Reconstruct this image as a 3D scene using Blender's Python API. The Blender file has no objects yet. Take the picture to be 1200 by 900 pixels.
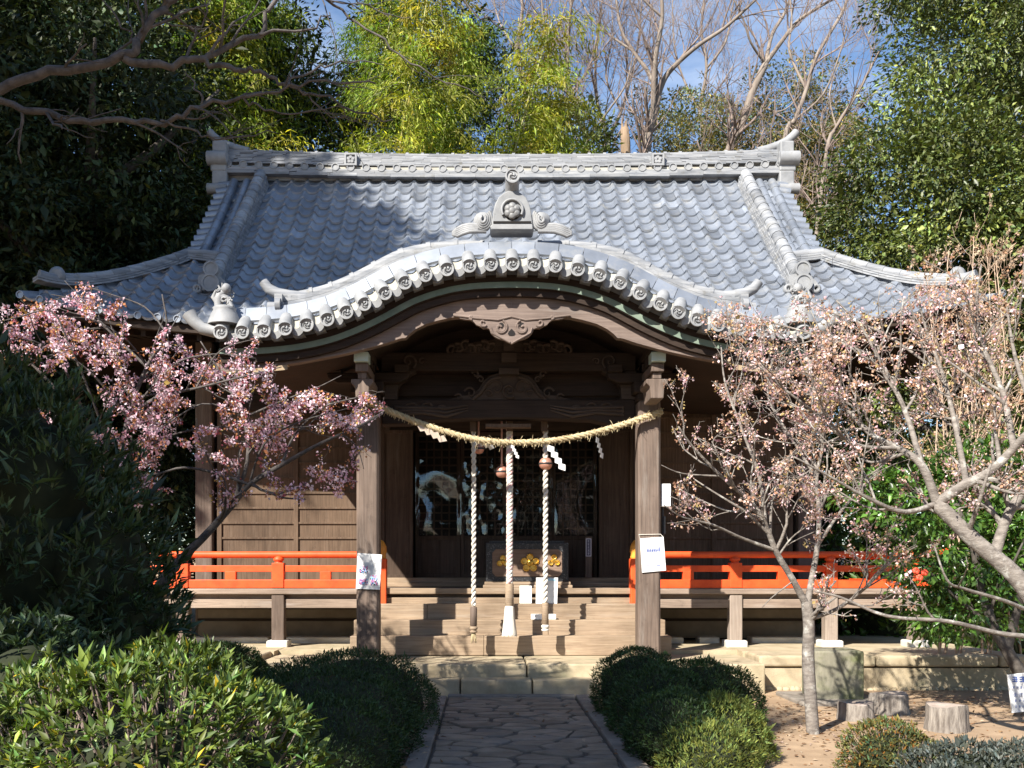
import bpy, math, random
import numpy as np
from mathutils import Vector, Matrix, noise as mnoise

R = math.radians
SC = bpy.context.scene
COL = SC.collection

# ------------------------------------------------------------------ camera, sky, sun, exposure
cam_d = bpy.data.cameras.new('camera')
cam = bpy.data.objects.new('camera', cam_d)
COL.objects.link(cam)
CX, CZ, F = -0.30, 1.50, 1150.0          # photograph pixels (1200 wide); horizon at row 668, vanishing column 569
cam.location = (CX, 0, CZ)
cam.rotation_euler = (R(90), 0, 0)
cam_d.sensor_width = 36.0
cam_d.lens = 36.0 * F / 1200.0
cam_d.shift_x = 31.0 / 1200.0
cam_d.shift_y = 218.0 / 1200.0
cam_d.clip_start = 0.05
cam_d.clip_end = 3000
SC.camera = cam

SUN_D = Vector((0.74, 1.0, -1.0)).normalized()      # the way the light travels: from behind the camera's left shoulder
sun_el = math.asin(-SUN_D.z)
world = bpy.data.worlds.new('World')
SC.world = world
world.use_nodes = True
wt = world.node_tree
wt.nodes.clear()
w_out = wt.nodes.new('ShaderNodeOutputWorld')
w_bg = wt.nodes.new('ShaderNodeBackground')
w_sky = wt.nodes.new('ShaderNodeTexSky')
w_sky.sky_type = 'NISHITA'
w_sky.sun_disc = False
w_sky.sun_elevation = sun_el
w_sky.sun_rotation = math.atan2(-SUN_D.x, -SUN_D.y)
w_sky.air_density = 1.0
w_sky.dust_density = 0.25
w_sky.ozone_density = 4.0
# thin high cloud, laid out by direction in the sky
w_tc = wt.nodes.new('ShaderNodeTexCoord')
w_map = wt.nodes.new('ShaderNodeMapping')
w_map.inputs['Scale'].default_value = (1.6, 1.6, 4.0)
w_noise = wt.nodes.new('ShaderNodeTexNoise')
w_noise.inputs['Scale'].default_value = 2.6
w_noise.inputs['Detail'].default_value = 7
w_noise.inputs['Roughness'].default_value = 0.62
w_ramp = wt.nodes.new('ShaderNodeValToRGB')
w_ramp.color_ramp.elements[0].position = 0.50
w_ramp.color_ramp.elements[0].color = (0, 0, 0, 1)
w_ramp.color_ramp.elements[1].position = 0.78
w_ramp.color_ramp.elements[1].color = (0.38, 0.38, 0.38, 1)
w_mix = wt.nodes.new('ShaderNodeMixRGB')
w_mix.inputs[2].default_value = (7.5, 8.0, 8.6, 1)
wt.links.new(w_tc.outputs['Generated'], w_map.inputs['Vector'])
wt.links.new(w_map.outputs['Vector'], w_noise.inputs['Vector'])
wt.links.new(w_noise.outputs['Fac'], w_ramp.inputs['Fac'])
wt.links.new(w_ramp.outputs['Color'], w_mix.inputs[0])
wt.links.new(w_sky.outputs['Color'], w_mix.inputs[1])
wt.links.new(w_mix.outputs['Color'], w_bg.inputs['Color'])
w_bg.inputs['Strength'].default_value = 0.088
wt.links.new(w_bg.outputs['Background'], w_out.inputs['Surface'])

sun_d = bpy.data.lights.new('sun', 'SUN')
sun_d.energy = 5.0
sun_d.angle = R(0.53)
sun_d.color = (1.0, 0.945, 0.86)
sun = bpy.data.objects.new('sun', sun_d)
COL.objects.link(sun)
sun.rotation_euler = SUN_D.to_track_quat('-Z', 'Y').to_euler()
sun.location = (-20, -30, 30)

SC.view_settings.view_transform = 'Standard'
SC.view_settings.look = 'None'
SC.view_settings.exposure = 1.2
SC.view_settings.gamma = 1.0
SC.view_settings.use_curve_mapping = False
SC.cycles.max_bounces = 6
SC.cycles.transparent_max_bounces = 12


def P(u, v, Y):
    """World point seen at photograph pixel (u, v) at distance Y."""
    return Vector((CX + (u - 569.0) * Y / F, Y, CZ + (668.0 - v) * Y / F))


# ------------------------------------------------------------------ materials
MATS = {}


def new_mat(name):
    m = bpy.data.materials.new(name)
    m.use_nodes = True
    nt = m.node_tree
    nt.nodes.clear()
    out = nt.nodes.new('ShaderNodeOutputMaterial')
    b = nt.nodes.new('ShaderNodeBsdfPrincipled')
    nt.links.new(b.outputs[0], out.inputs[0])
    MATS[name] = m
    return m, nt, b, out


def ramp(nt, fac, stops):
    r = nt.nodes.new('ShaderNodeValToRGB')
    el = r.color_ramp.elements
    while len(el) < len(stops):
        el.new(0.5)
    for e, (p, c) in zip(el, stops):
        e.position = p
        e.color = (*c, 1) if len(c) == 3 else c
    nt.links.new(fac, r.inputs['Fac'])
    return r.outputs['Color']


def tex_noise(nt, scale, detail=4, rough=0.55, vec_scale=(1, 1, 1), dist=0.0):
    tc = nt.nodes.new('ShaderNodeTexCoord')
    mp = nt.nodes.new('ShaderNodeMapping')
    mp.inputs['Scale'].default_value = vec_scale
    n = nt.nodes.new('ShaderNodeTexNoise')
    n.inputs['Scale'].default_value = scale
    n.inputs['Detail'].default_value = detail
    n.inputs['Roughness'].default_value = rough
    n.inputs['Distortion'].default_value = dist
    nt.links.new(tc.outputs['Object'], mp.inputs['Vector'])
    nt.links.new(mp.outputs['Vector'], n.inputs['Vector'])
    return n.outputs['Fac']


def mixc(nt, a, b, fac, mode='MIX'):
    m = nt.nodes.new('ShaderNodeMixRGB')
    m.blend_type = mode
    for s, val in ((0, fac), (1, a), (2, b)):
        if hasattr(val, 'is_linked') or hasattr(val, 'links'):
            nt.links.new(val, m.inputs[s])
        elif s == 0:
            m.inputs[0].default_value = val
        else:
            m.inputs[s].default_value = (*val, 1)
    return m.outputs[0]


def bump(nt, b, height, strength=0.3, dist=0.01):
    n = nt.nodes.new('ShaderNodeBump')
    n.inputs['Strength'].default_value = strength
    n.inputs['Distance'].default_value = dist
    nt.links.new(height, n.inputs['Height'])
    nt.links.new(n.outputs['Normal'], b.inputs['Normal'])


def attr(nt, name='tint'):
    a = nt.nodes.new('ShaderNodeAttribute')
    a.attribute_name = name
    return a.outputs['Color']


def mat_noise(name, c1, c2, scale=4, rough=0.7, vec=(1, 1, 1), detail=5, bmp=0.0, bdist=0.01, stains=None, tint=False,
              spec=0.3, metallic=0.0, lo=0.32, hi=0.68):
    m, nt, b, out = new_mat(name)
    f = tex_noise(nt, scale, detail, 0.6, vec)
    c = ramp(nt, f, [(lo, c1), (hi, c2)])
    if stains:
        sc, col, p0, p1 = stains
        s = tex_noise(nt, sc, 6, 0.65)
        sm = ramp(nt, s, [(p0, (0, 0, 0)), (p1, (1, 1, 1))])
        c = mixc(nt, c, col, sm)
    if tint:
        c = mixc(nt, c, attr(nt), 1.0, 'MULTIPLY')
    nt.links.new(c, b.inputs['Base Color'])
    b.inputs['Roughness'].default_value = rough
    b.inputs['Specular IOR Level'].default_value = spec
    b.inputs['Metallic'].default_value = metallic
    if bmp:
        f2 = tex_noise(nt, scale * 3, 6, 0.65, vec)
        bump(nt, b, f2, bmp, bdist)
    return m


def mat_wood(name, c1, c2, axis, rough=0.75, weather=None):
    """Grain stretched along one axis, with darker streaks and weathered patches."""
    m, nt, b, out = new_mat(name)
    sc = {'X': (0.6, 14, 14), 'Y': (14, 0.6, 14), 'Z': (14, 14, 0.6)}[axis]
    f = tex_noise(nt, 3.2, 7, 0.62, sc, 0.4)
    c = ramp(nt, f, [(0.28, c1), (0.72, c2)])
    big = tex_noise(nt, 1.3, 4, 0.6)
    k = ramp(nt, big, [(0.3, (0.68, 0.66, 0.64)), (0.7, (1.12, 1.1, 1.08))])
    c = mixc(nt, c, k, 1.0, 'MULTIPLY')
    st = tex_noise(nt, 5.5, 6, 0.7)
    sm = ramp(nt, st, [(0.60, (0, 0, 0)), (0.76, (0.55, 0.55, 0.55))])
    c = mixc(nt, c, tuple(0.45 * q for q in c1), sm)
    if weather:
        wn = tex_noise(nt, 2.1, 6, 0.7, tuple(0.35 * q + 0.3 for q in sc))
        wm = ramp(nt, wn, [(0.55, (0, 0, 0)), (0.75, (0.8, 0.8, 0.8))])
        c = mixc(nt, c, weather, wm)
    nt.links.new(c, b.inputs['Base Color'])
    b.inputs['Roughness'].default_value = rough
    b.inputs['Specular IOR Level'].default_value = 0.25
    bump(nt, b, f, 0.45, 0.004)
    return m


def mat_leaf(name, base, rough=0.45, transl=0.25, spec=0.4, tcol=None):
    m, nt, b, out = new_mat(name)
    c = mixc(nt, base, attr(nt), 1.0, 'MULTIPLY')
    nt.links.new(c, b.inputs['Base Color'])
    b.inputs['Roughness'].default_value = rough
    b.inputs['Specular IOR Level'].default_value = spec
    t = nt.nodes.new('ShaderNodeBsdfTranslucent')
    tc = mixc(nt, c, tcol or (1.25, 1.35, 0.5), 1.0, 'MULTIPLY')
    nt.links.new(tc, t.inputs['Color'])
    mx = nt.nodes.new('ShaderNodeMixShader')
    mx.inputs[0].default_value = transl
    nt.links.new(b.outputs[0], mx.inputs[1])
    nt.links.new(t.outputs[0], mx.inputs[2])
    nt.links.new(mx.outputs[0], out.inputs[0])
    return m


def mat_plain(name, col, rough=0.6, metallic=0.0, spec=0.4):
    return mat_noise(name, tuple(0.88 * x for x in col), tuple(min(1, 1.1 * x) for x in col), 5, rough, spec=spec, metallic=metallic)


TILE = mat_noise('roof_tile', (0.205, 0.226, 0.260), (0.30, 0.326, 0.368), 3.0, 0.40, tint=True, spec=0.5, metallic=0.42,
                 stains=(4.5, (0.37, 0.37, 0.36), 0.54, 0.74), bmp=0.15, bdist=0.004)
TILE_ORN = mat_noise('ornament_tile', (0.195, 0.20, 0.206), (0.30, 0.303, 0.304), 5.0, 0.6, spec=0.4, stains=(7, (0.20, 0.20, 0.185), 0.58, 0.75),
                     bmp=0.25, bdist=0.004)
TILE_OLD = mat_noise('weathered_tile', (0.15, 0.16, 0.178), (0.31, 0.313, 0.315), 2.5, 0.6, vec=(1, 1, 9), spec=0.35, tint=True,
                     stains=(6, (0.17, 0.165, 0.15), 0.57, 0.72), bmp=0.3, bdist=0.004)
PLASTER = mat_noise('roof_plaster', (0.32, 0.30, 0.25), (0.43, 0.41, 0.35), 4, 0.85, stains=(8, (0.30, 0.27, 0.2), 0.6, 0.75))
COPPER = mat_noise('patina_copper', (0.13, 0.175, 0.135), (0.20, 0.25, 0.195), 6, 0.6, stains=(4, (0.16, 0.15, 0.12), 0.55, 0.75))
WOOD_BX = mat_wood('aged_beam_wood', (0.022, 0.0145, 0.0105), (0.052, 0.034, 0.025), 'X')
WOOD_CV = mat_wood('carved_wood', (0.05, 0.036, 0.028), (0.10, 0.074, 0.058), 'X')
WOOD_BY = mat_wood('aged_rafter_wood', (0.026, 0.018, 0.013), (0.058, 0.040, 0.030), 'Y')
WOOD_BZ = mat_wood('aged_board_wood', (0.046, 0.030, 0.021), (0.095, 0.064, 0.046), 'Z', weather=(0.115, 0.09, 0.07))
WOOD_DARK = mat_wood('dark_door_wood', (0.05, 0.033, 0.024), (0.10, 0.07, 0.052), 'Z')
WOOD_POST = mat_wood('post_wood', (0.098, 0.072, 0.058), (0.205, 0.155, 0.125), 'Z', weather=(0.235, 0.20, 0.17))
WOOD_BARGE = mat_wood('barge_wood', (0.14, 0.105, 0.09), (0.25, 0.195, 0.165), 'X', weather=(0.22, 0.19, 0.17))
WOOD_STEP = mat_wood('step_wood', (0.215, 0.155, 0.105), (0.39, 0.30, 0.21), 'X', weather=(0.34, 0.28, 0.22))
WOOD_FLOOR = mat_wood('floor_edge_wood', (0.20, 0.15, 0.12), (0.36, 0.285, 0.225), 'X', weather=(0.36, 0.32, 0.29))
WOOD_WALL = mat_wood('wall_board_wood', (0.078, 0.050, 0.032), (0.16, 0.108, 0.072), 'Z', weather=(0.18, 0.13, 0.095))
RED = mat_noise('vermilion_paint', (0.62, 0.070, 0.016), (0.77, 0.105, 0.024), 5, 0.5, spec=0.35, stains=(5.5, (0.40, 0.055, 0.025), 0.58, 0.80), bmp=0.25, bdist=0.006)
STONE = mat_noise('tan_stone', (0.33, 0.265, 0.17), (0.47, 0.39, 0.265), 3.5, 0.9, bmp=0.5, bdist=0.012,
                  stains=(2.2, (0.26, 0.24, 0.15), 0.52, 0.74))
STONE_W = mat_noise('pale_stone', (0.50, 0.47, 0.41), (0.66, 0.63, 0.56), 5, 0.9, bmp=0.3)
STONE_MOSS = mat_noise('mossy_stone', (0.165, 0.155, 0.115), (0.27, 0.25, 0.185), 4, 0.92, vec=(2, 2, 0.6), bmp=0.6, bdist=0.012,
                       stains=(1.9, (0.105, 0.125, 0.04), 0.5, 0.68))
SLAB = mat_noise('kerb_stone', (0.17, 0.148, 0.125), (0.27, 0.238, 0.20), 5, 0.9, bmp=0.5, bdist=0.01, stains=(3, (0.13, 0.12, 0.10), 0.55, 0.75))
FLAG = mat_noise('flagstone', (0.18, 0.14, 0.10), (0.30, 0.24, 0.18), 4.5, 0.8, bmp=0.6, bdist=0.01, tint=True, spec=0.35,
                 stains=(2.5, (0.16, 0.15, 0.14), 0.5, 0.72))
MORTAR = mat_noise('path_bed', (0.075, 0.065, 0.055), (0.12, 0.105, 0.09), 9, 0.95, bmp=0.6)
GROUND = mat_noise('packed_earth', (0.27, 0.185, 0.115), (0.40, 0.285, 0.18), 2.2, 0.95, bmp=0.7, bdist=0.015, detail=9,
                   stains=(0.5, (0.22, 0.15, 0.095), 0.5, 0.72))
GOLD = mat_noise('gilt', (0.75, 0.46, 0.08), (0.92, 0.66, 0.2), 12, 0.28, metallic=0.9, spec=0.5)
PAPER = mat_plain('white_paper', (0.80, 0.80, 0.78), 0.6, spec=0.2)
PLAST_BLUE = mat_plain('pale_blue_print', (0.35, 0.62, 0.80), 0.5)
INK_BLUE = mat_plain('blue_ink', (0.06, 0.10, 0.32), 0.6)
INK_DARK = mat_plain('dark_ink', (0.05, 0.05, 0.06), 0.6)
INK_PINK = mat_plain('pink_print', (0.62, 0.22, 0.36), 0.6)
INK_PALE = mat_plain('pale_lettering', (0.62, 0.60, 0.66), 0.6)
INK_NAVY = mat_plain('navy_board', (0.07, 0.065, 0.11), 0.5)
STRAW = mat_noise('straw', (0.38, 0.30, 0.17), (0.60, 0.50, 0.31), 30, 0.8, stains=(4, (0.26, 0.19, 0.10), 0.5, 0.75))
ROPE = mat_noise('white_rope', (0.56, 0.52, 0.45), (0.72, 0.68, 0.61), 9, 0.9, stains=(5, (0.42, 0.37, 0.30), 0.55, 0.78))
ROPE_RED = mat_noise('red_rope', (0.60, 0.38, 0.36), (0.70, 0.50, 0.47), 9, 0.85)
BELLM = mat_noise('copper_bell', (0.50, 0.24, 0.17), (0.66, 0.36, 0.27), 8, 0.42, metallic=0.45)
BLACK = mat_plain('black_metal', (0.03, 0.03, 0.032), 0.45)
VOID = mat_plain('dark_interior', (0.012, 0.010, 0.009), 0.9)


def make_speckled():
    m, nt, b, out = new_mat('speckled_lacquer')
    f = tex_noise(nt, 75, 2, 0.5)
    c = ramp(nt, f, [(0.60, (0.02, 0.02, 0.022)), (0.68, (0.16, 0.16, 0.16))])
    nt.links.new(c, b.inputs['Base Color'])
    b.inputs['Roughness'].default_value = 0.4
    return m


SPECK = make_speckled()


def make_vinyl():
    m, nt, b, out = new_mat('clear_vinyl')
    nt.nodes.remove(b)
    tr = nt.nodes.new('ShaderNodeBsdfTransparent')
    tr.inputs['Color'].default_value = (0.93, 0.94, 0.95, 1)
    gl = nt.nodes.new('ShaderNodeBsdfGlossy')
    gl.inputs['Roughness'].default_value = 0.03
    gl.inputs['Color'].default_value = (0.8, 0.92, 1.0, 1)
    lw = nt.nodes.new('ShaderNodeLayerWeight')
    lw.inputs['Blend'].default_value = 0.35
    mr = nt.nodes.new('ShaderNodeMapRange')
    mr.inputs['To Min'].default_value = 0.045
    mr.inputs['To Max'].default_value = 0.75
    nt.links.new(lw.outputs['Fresnel'], mr.inputs['Value'])
    mx = nt.nodes.new('ShaderNodeMixShader')
    nt.links.new(mr.outputs[0], mx.inputs[0])
    nt.links.new(tr.outputs[0], mx.inputs[1])
    nt.links.new(gl.outputs[0], mx.inputs[2])
    nt.links.new(mx.outputs[0], out.inputs[0])
    return m


VINYL = make_vinyl()


# ------------------------------------------------------------------ mesh builder
class MB:
    def __init__(s):
        s.v, s.f, s.mi, s.sm, s.t = [], [], [], [], []

    def add(s, verts, faces, mi=0, smooth=False, tint=None):
        o = len(s.v)
        s.v.extend([tuple(p) for p in verts])
        s.f.extend([tuple(i + o for i in f) for f in faces])
        s.mi.extend([mi] * len(faces))
        s.sm.extend([smooth] * len(faces))
        s.t.extend([tint if tint is not None else 1.0] * len(verts))
        return s

    def box(s, x0, x1, y0, y1, z0, z1, mi=0, tint=None, rot=None):
        v = [Vector((x, y, z)) for z in (z0, z1) for y in (y0, y1) for x in (x0, x1)]
        if rot:
            c = Vector(((x0 + x1) / 2, (y0 + y1) / 2, (z0 + z1) / 2))
            v = [c + rot @ (p - c) for p in v]
        return s.add(v, [(0, 2, 3, 1), (4, 5, 7, 6), (0, 1, 5, 4), (1, 3, 7, 5), (3, 2, 6, 7), (2, 0, 4, 6)], mi, False, tint)

    def tube(s, pts, rad, n=8, mi=0, caps=True, smooth=True, tint=None, twist=0.0):
        pts = np.array([tuple(p) for p in pts], float)
        m = len(pts)
        if np.isscalar(rad):
            rad = [rad] * m
        t = np.gradient(pts, axis=0)
        t /= np.linalg.norm(t, axis=1)[:, None] + 1e-9
        a = np.array([0.0, 0, 1]) if abs(t[0][2]) < 0.9 else np.array([1.0, 0, 0])
        nrm = np.cross(t[0], a)
        nrm /= np.linalg.norm(nrm)
        ang = np.arange(n) * 2 * math.pi / n
        vs = []
        for i in range(m):
            nrm = nrm - t[i] * nrm.dot(t[i])
            nrm /= np.linalg.norm(nrm) + 1e-9
            bn = np.cross(t[i], nrm)
            aa = ang + twist * i
            vs.append(pts[i] + rad[i] * (np.cos(aa)[:, None] * nrm + np.sin(aa)[:, None] * bn))
        vs = np.concatenate(vs)
        fs = []
        for i in range(m - 1):
            for j in range(n):
                k = (j + 1) % n
                fs.append((i * n + j, i * n + k, (i + 1) * n + k, (i + 1) * n + j))
        s.add(vs, fs, mi, smooth, tint)
        if caps:
            s.add(vs[:n], [tuple(range(n - 1, -1, -1))], mi, False, tint)
            s.add(vs[-n:], [tuple(range(n))], mi, False, tint)
        return s

    def cyl(s, p0, p1, r0, r1=None, n=16, mi=0, tint=None):
        return s.tube([p0, p1], [r0, r0 if r1 is None else r1], n, mi, True, True, tint)

    def lathe(s, prof, c, n=20, mi=0, axis='Z', smooth=True):
        """prof: list of (radius, height) around a vertical axis at c (or along -Y for axis 'Y')."""
        vs, fs = [], []
        for r, h in prof:
            for j in range(n):
                a = 2 * math.pi * j / n
                if axis == 'Z':
                    vs.append((c[0] + r * math.cos(a), c[1] + r * math.sin(a), c[2] + h))
                else:
                    vs.append((c[0] + r * math.cos(a), c[1] - h, c[2] + r * math.sin(a)))
        for i in range(len(prof) - 1):
            for j in range(n):
                k = (j + 1) % n
                q = (i * n + j, i * n + k, (i + 1) * n + k, (i + 1) * n + j)
                fs.append(q)
        s.add(vs, fs, mi, smooth)
        s.add(vs[:n], [tuple(range(n - 1, -1, -1))], mi)
        s.add(vs[-n:], [tuple(range(n))], mi)
        return s

    def prism(s, poly, y0, y1, mi=0, tint=None):
        """poly: outline in (x, z), extruded from y0 to y1."""
        n = len(poly)
        v = [(x, y0, z) for x, z in poly] + [(x, y1, z) for x, z in poly]
        f = [tuple(range(n)), tuple(range(2 * n - 1, n - 1, -1))]
        f += [(i, i + n, (i + 1) % n + n, (i + 1) % n) for i in range(n)]
        return s.add(v, f, mi, False, tint)

    def sheet(s, grid, mi=0, smooth=True, flip=False, tint=None):
        """grid: rows of points."""
        m, n = len(grid), len(grid[0])
        v = [p for row in grid for p in row]
        f = []
        for i in range(m - 1):
            for j in range(n - 1):
                q = (i * n + j, i * n + j + 1, (i + 1) * n + j + 1, (i + 1) * n + j)
                f.append(q[::-1] if flip else q)
        return s.add(v, f, mi, smooth, tint)

    def build(s, name, mats, parent=None, bevel=0.0, seg=2):
        if not isinstance(mats, (list, tuple)):
            mats = [mats]
        me = bpy.data.meshes.new(name)
        off = world_loc(parent) if parent else Vector((0, 0, 0))
        v = np.array(s.v, float) - np.array(off)
        me.from_pydata(v.tolist(), [], s.f)
        for m in mats:
            me.materials.append(m)
        me.polygons.foreach_set('material_index', s.mi)
        me.polygons.foreach_set('use_smooth', s.sm)
        t = np.array(s.t, np.float32)
        ca = me.color_attributes.new('tint', 'FLOAT_COLOR', 'POINT')
        cc = np.ones((len(t), 4), np.float32)
        cc[:, :3] = t[:, None]
        ca.data.foreach_set('color', cc.ravel())
        me.update()
        o = bpy.data.objects.new(name, me)
        COL.objects.link(o)
        if parent:
            o.parent = parent
        if bevel:
            b = o.modifiers.new('soft_edges', 'BEVEL')
            b.width = bevel
            b.segments = seg
            b.limit_method = 'ANGLE'
            b.angle_limit = R(40)
        return o


def world_loc(o):
    l = Vector((0, 0, 0))
    while o is not None:
        l += Vector(o.location)
        o = o.parent
    return l


def tag(o, label=None, cat=None, group=None, kind=None):
    for k, val in (('label', label), ('category', cat), ('group', group), ('kind', kind)):
        if val:
            o[k] = val
    return o


def thing(name, loc, label, cat, group=None):
    o = bpy.data.objects.new(name, None)
    COL.objects.link(o)
    o.location = loc
    o.empty_display_size = 0.2
    return tag(o, label, cat, group)


def copy_tree(o, parent=None):
    c = o.copy()
    COL.objects.link(c)
    c.parent = parent
    for ch in list(o.children):
        copy_tree(ch, c)
    return c
# ------------------------------------------------------------------ ground, path
gb = MB()
gx = [-300, -120, -60, -30, -15, -8, -4, 0, 4, 8, 15, 30, 60, 120, 300]
gy = [-200, -60, -20, -5, 2, 6, 9, 12, 15, 18, 22, 30, 45, 70, 120, 400]
gb.sheet([[(x, y, 0.0 if y < 22 else min(2.0, 0.1 * (y - 22))) for x in gx] for y in gy])
tag(gb.build('ground', GROUND), kind='structure')

rng = random.Random(5)
# crazy paving: cells of a Voronoi pattern, each stone an own slab, cut by half planes
pb = MB()
pb.box(-0.74, 0.74, 2.0, 11.34, -0.05, 0.012, 0)
stones = MB()
seeds = []
while len(seeds) < 185:
    p = (rng.uniform(-0.8, 0.8), rng.uniform(1.9, 11.4))
    if all(((p[0] - q[0]) / 1.8) ** 2 + ((p[1] - q[1]) / 0.85) ** 2 > 0.030 for q in seeds) or rng.random() < 0.02:
        seeds.append(p)


def clip(poly, nx, ny, d):
    out = []
    for i in range(len(poly)):
        a, b = poly[i], poly[(i + 1) % len(poly)]
        da, db = a[0] * nx + a[1] * ny - d, b[0] * nx + b[1] * ny - d
        if da <= 0:
            out.append(a)
        if da * db < 0:
            t = da / (da - db)
            out.append((a[0] + t * (b[0] - a[0]), a[1] + t * (b[1] - a[1])))
    return out


for i, p in enumerate(seeds):
    poly = [(-0.725, 2.0), (0.725, 2.0), (0.725, 11.33), (-0.725, 11.33)]
    gap = rng.uniform(0.007, 0.018)
    for j, q in enumerate(seeds):
        if i == j or abs(p[1] - q[1]) > 1.2:
            continue
        dx, dy = (q[0] - p[0]) * 0.6, (q[1] - p[1]) * 1.35
        L = math.hypot(dx, dy)
        mx, my = (p[0] + q[0]) / 2, (p[1] + q[1]) / 2
        poly = clip(poly, dx / L, dy / L, mx * dx / L + my * dy / L - gap)
        if len(poly) < 3:
            break
    if len(poly) < 3:
        continue
    # uneven, chipped outline
    cx_ = sum(a for a, b in poly) / len(poly)
    cy_ = sum(b for a, b in poly) / len(poly)
    fine = []
    for k in range(len(poly)):
        a, b = poly[k], poly[(k + 1) % len(poly)]
        n = max(1, int(math.hypot(b[0] - a[0], b[1] - a[1]) / 0.06))
        for t in range(n):
            x, y = a[0] + (b[0] - a[0]) * t / n, a[1] + (b[1] - a[1]) * t / n
            r = 1 - abs(mnoise.noise((x * 7, y * 7, 3.3))) * 0.13 - (0.05 if t == 0 else 0)
            fine.append((cx_ + (x - cx_) * r, cy_ + (y - cy_) * r))
    n = len(fine)
    z = 0.03 + rng.uniform(-0.004, 0.004)
    tx, ty = rng.uniform(-0.012, 0.012), rng.uniform(-0.012, 0.012)
    top = [(cx_ + (x - cx_) * 0.955, cy_ + (y - cy_) * 0.955, z + tx * (x - cx_) + ty * (y - cy_)) for x, y in fine]
    low = [(x, y, z - 0.012 + tx * (x - cx_) + ty * (y - cy_)) for x, y in fine]
    bot = [(x, y, 0.0) for x, y in fine]
    stones.add(top + low + bot, [tuple(range(n))] + [(i_, i_ + n, (i_ + 1) % n + n, (i_ + 1) % n)[::-1] for i_ in range(n)]
               + [(i_ + n, i_ + 2 * n, (i_ + 1) % n + 2 * n, (i_ + 1) % n + n)[::-1] for i_ in range(n)], 0, False, rng.uniform(0.72, 1.18))
path = pb.build('path', MORTAR)
tag(path, kind='structure')
st = stones.build('path_paving', FLAG)
tag(st, kind='structure')
kb = MB()
for sx in (-1, 1):
    y = 2.0
    while y < 11.3:
        L = min(rng.uniform(0.75, 1.0), 11.42 - y)
        kb.box(sx * 0.745, sx * 0.905, y, y + L - 0.008, -0.05, 0.055 + rng.uniform(-0.004, 0.004))
        y += L
kb.box(-0.74, 0.74, 11.345, 11.5, -0.05, 0.05)
tag(kb.build('path_kerb', SLAB, bevel=0.012), kind='structure')

# ------------------------------------------------------------------ stone platform with its steps
plat = thing('stone_platform', (0, 12.3, 0), 'tan cut stone platform with two stone steps that carries the wooden shrine', 'platform')
b = MB()
PZ = 0.43
xs = [-7.4, -5.4, -3.12]
b.box(-7.4, -3.12, 12.3, 20, -0.1, 0.27).build('foundation_wall', STONE, plat)
MB().box(3.12, 6.62, 12.3, 20, -0.1, 0.27).build('foundation_wall', STONE, plat)
MB().box(-3.1, 3.1, 13.26, 20, -0.1, 0.42).build('foundation_wall', STONE, plat)
b = MB()
for s_, x1 in ((-1, 7.45), (1, 6.55)):
    x = 3.125
    while x < x1 - 0.1:
        L = min(rng.uniform(1.3, 1.9), x1 - x)
        b = MB()
        b.box(min(s_ * x, s_ * (x + L - 0.012)), max(s_ * x, s_ * (x + L - 0.012)), 12.27, 13.0, 0.285, PZ)
        b.build('coping', STONE, plat, bevel=0.035, seg=3)
        x += L
for xa_, xb_ in ((-7.4, -3.1), (3.1, 6.5)):
    MB().box(xa_, xb_, 12.98, 20, 0.30, PZ - 0.006).build('platform_top', STONE, plat)
b = MB()
for x0, x1 in ((-3.1, -1.9), (-1.89, 0.2), (0.21, 1.75), (1.76, 3.1)):
    MB().box(x0, x1 - 0.006, 11.9, 13.25, -0.1, 0.36 + rng.uniform(-0.004, 0.004)).build('landing', STONE, plat, bevel=0.02)
b = MB()
for x0, x1 in ((-1.75, -0.6), (-0.59, 0.25), (0.26, 1.1), (1.11, 1.75)):
    MB().box(x0, x1 - 0.006, 11.57, 11.895, -0.1, 0.205 + rng.uniform(-0.004, 0.004)).build('stone_step', STONE, plat, bevel=0.018)
b = MB()
for k in range(46):     # rubble strip along the foot of the right-hand wall
    x = 3.15 + k * 0.075 + rng.uniform(-0.02, 0.02)
    r = rng.uniform(0.035, 0.06)
    b.lathe([(r * .6, -0.03), (r, 0.0), (r * .8, 0.035 * rng.uniform(.5, 1)), (r * .3, 0.05 * rng.uniform(.6, 1))], (x, 12.26, 0.0), 7)
b.build('rubble_footing', STONE, plat)

# ------------------------------------------------------------------ the shrine
SH = thing('shrine_building', (0, 14, 0), 'old wooden shrine hall with grey tiled roof and curved porch gable', 'shrine')

# --- main roof
YE, YR, ZE, ZR = 13.1, 17.0, 4.72, 8.27
HW, GW, YG = 6.55, 4.78, 14.75


def prof(y):
    s = (y - YE) / (YR - YE)
    return ZE + 3.55 * s - 0.62 * s * (1 - s)


def upturn(x, y):
    s = max(0.0, 1 - (y - YE) / 2.2)
    return 0.42 * (abs(x) / HW) ** 4 * s


def roof_z(x, y):
    return prof(y) + upturn(x, y)


def half_w(y):
    return GW if y >= YG else HW - (y - YE) * (HW - GW) / (YG - YE)


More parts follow.
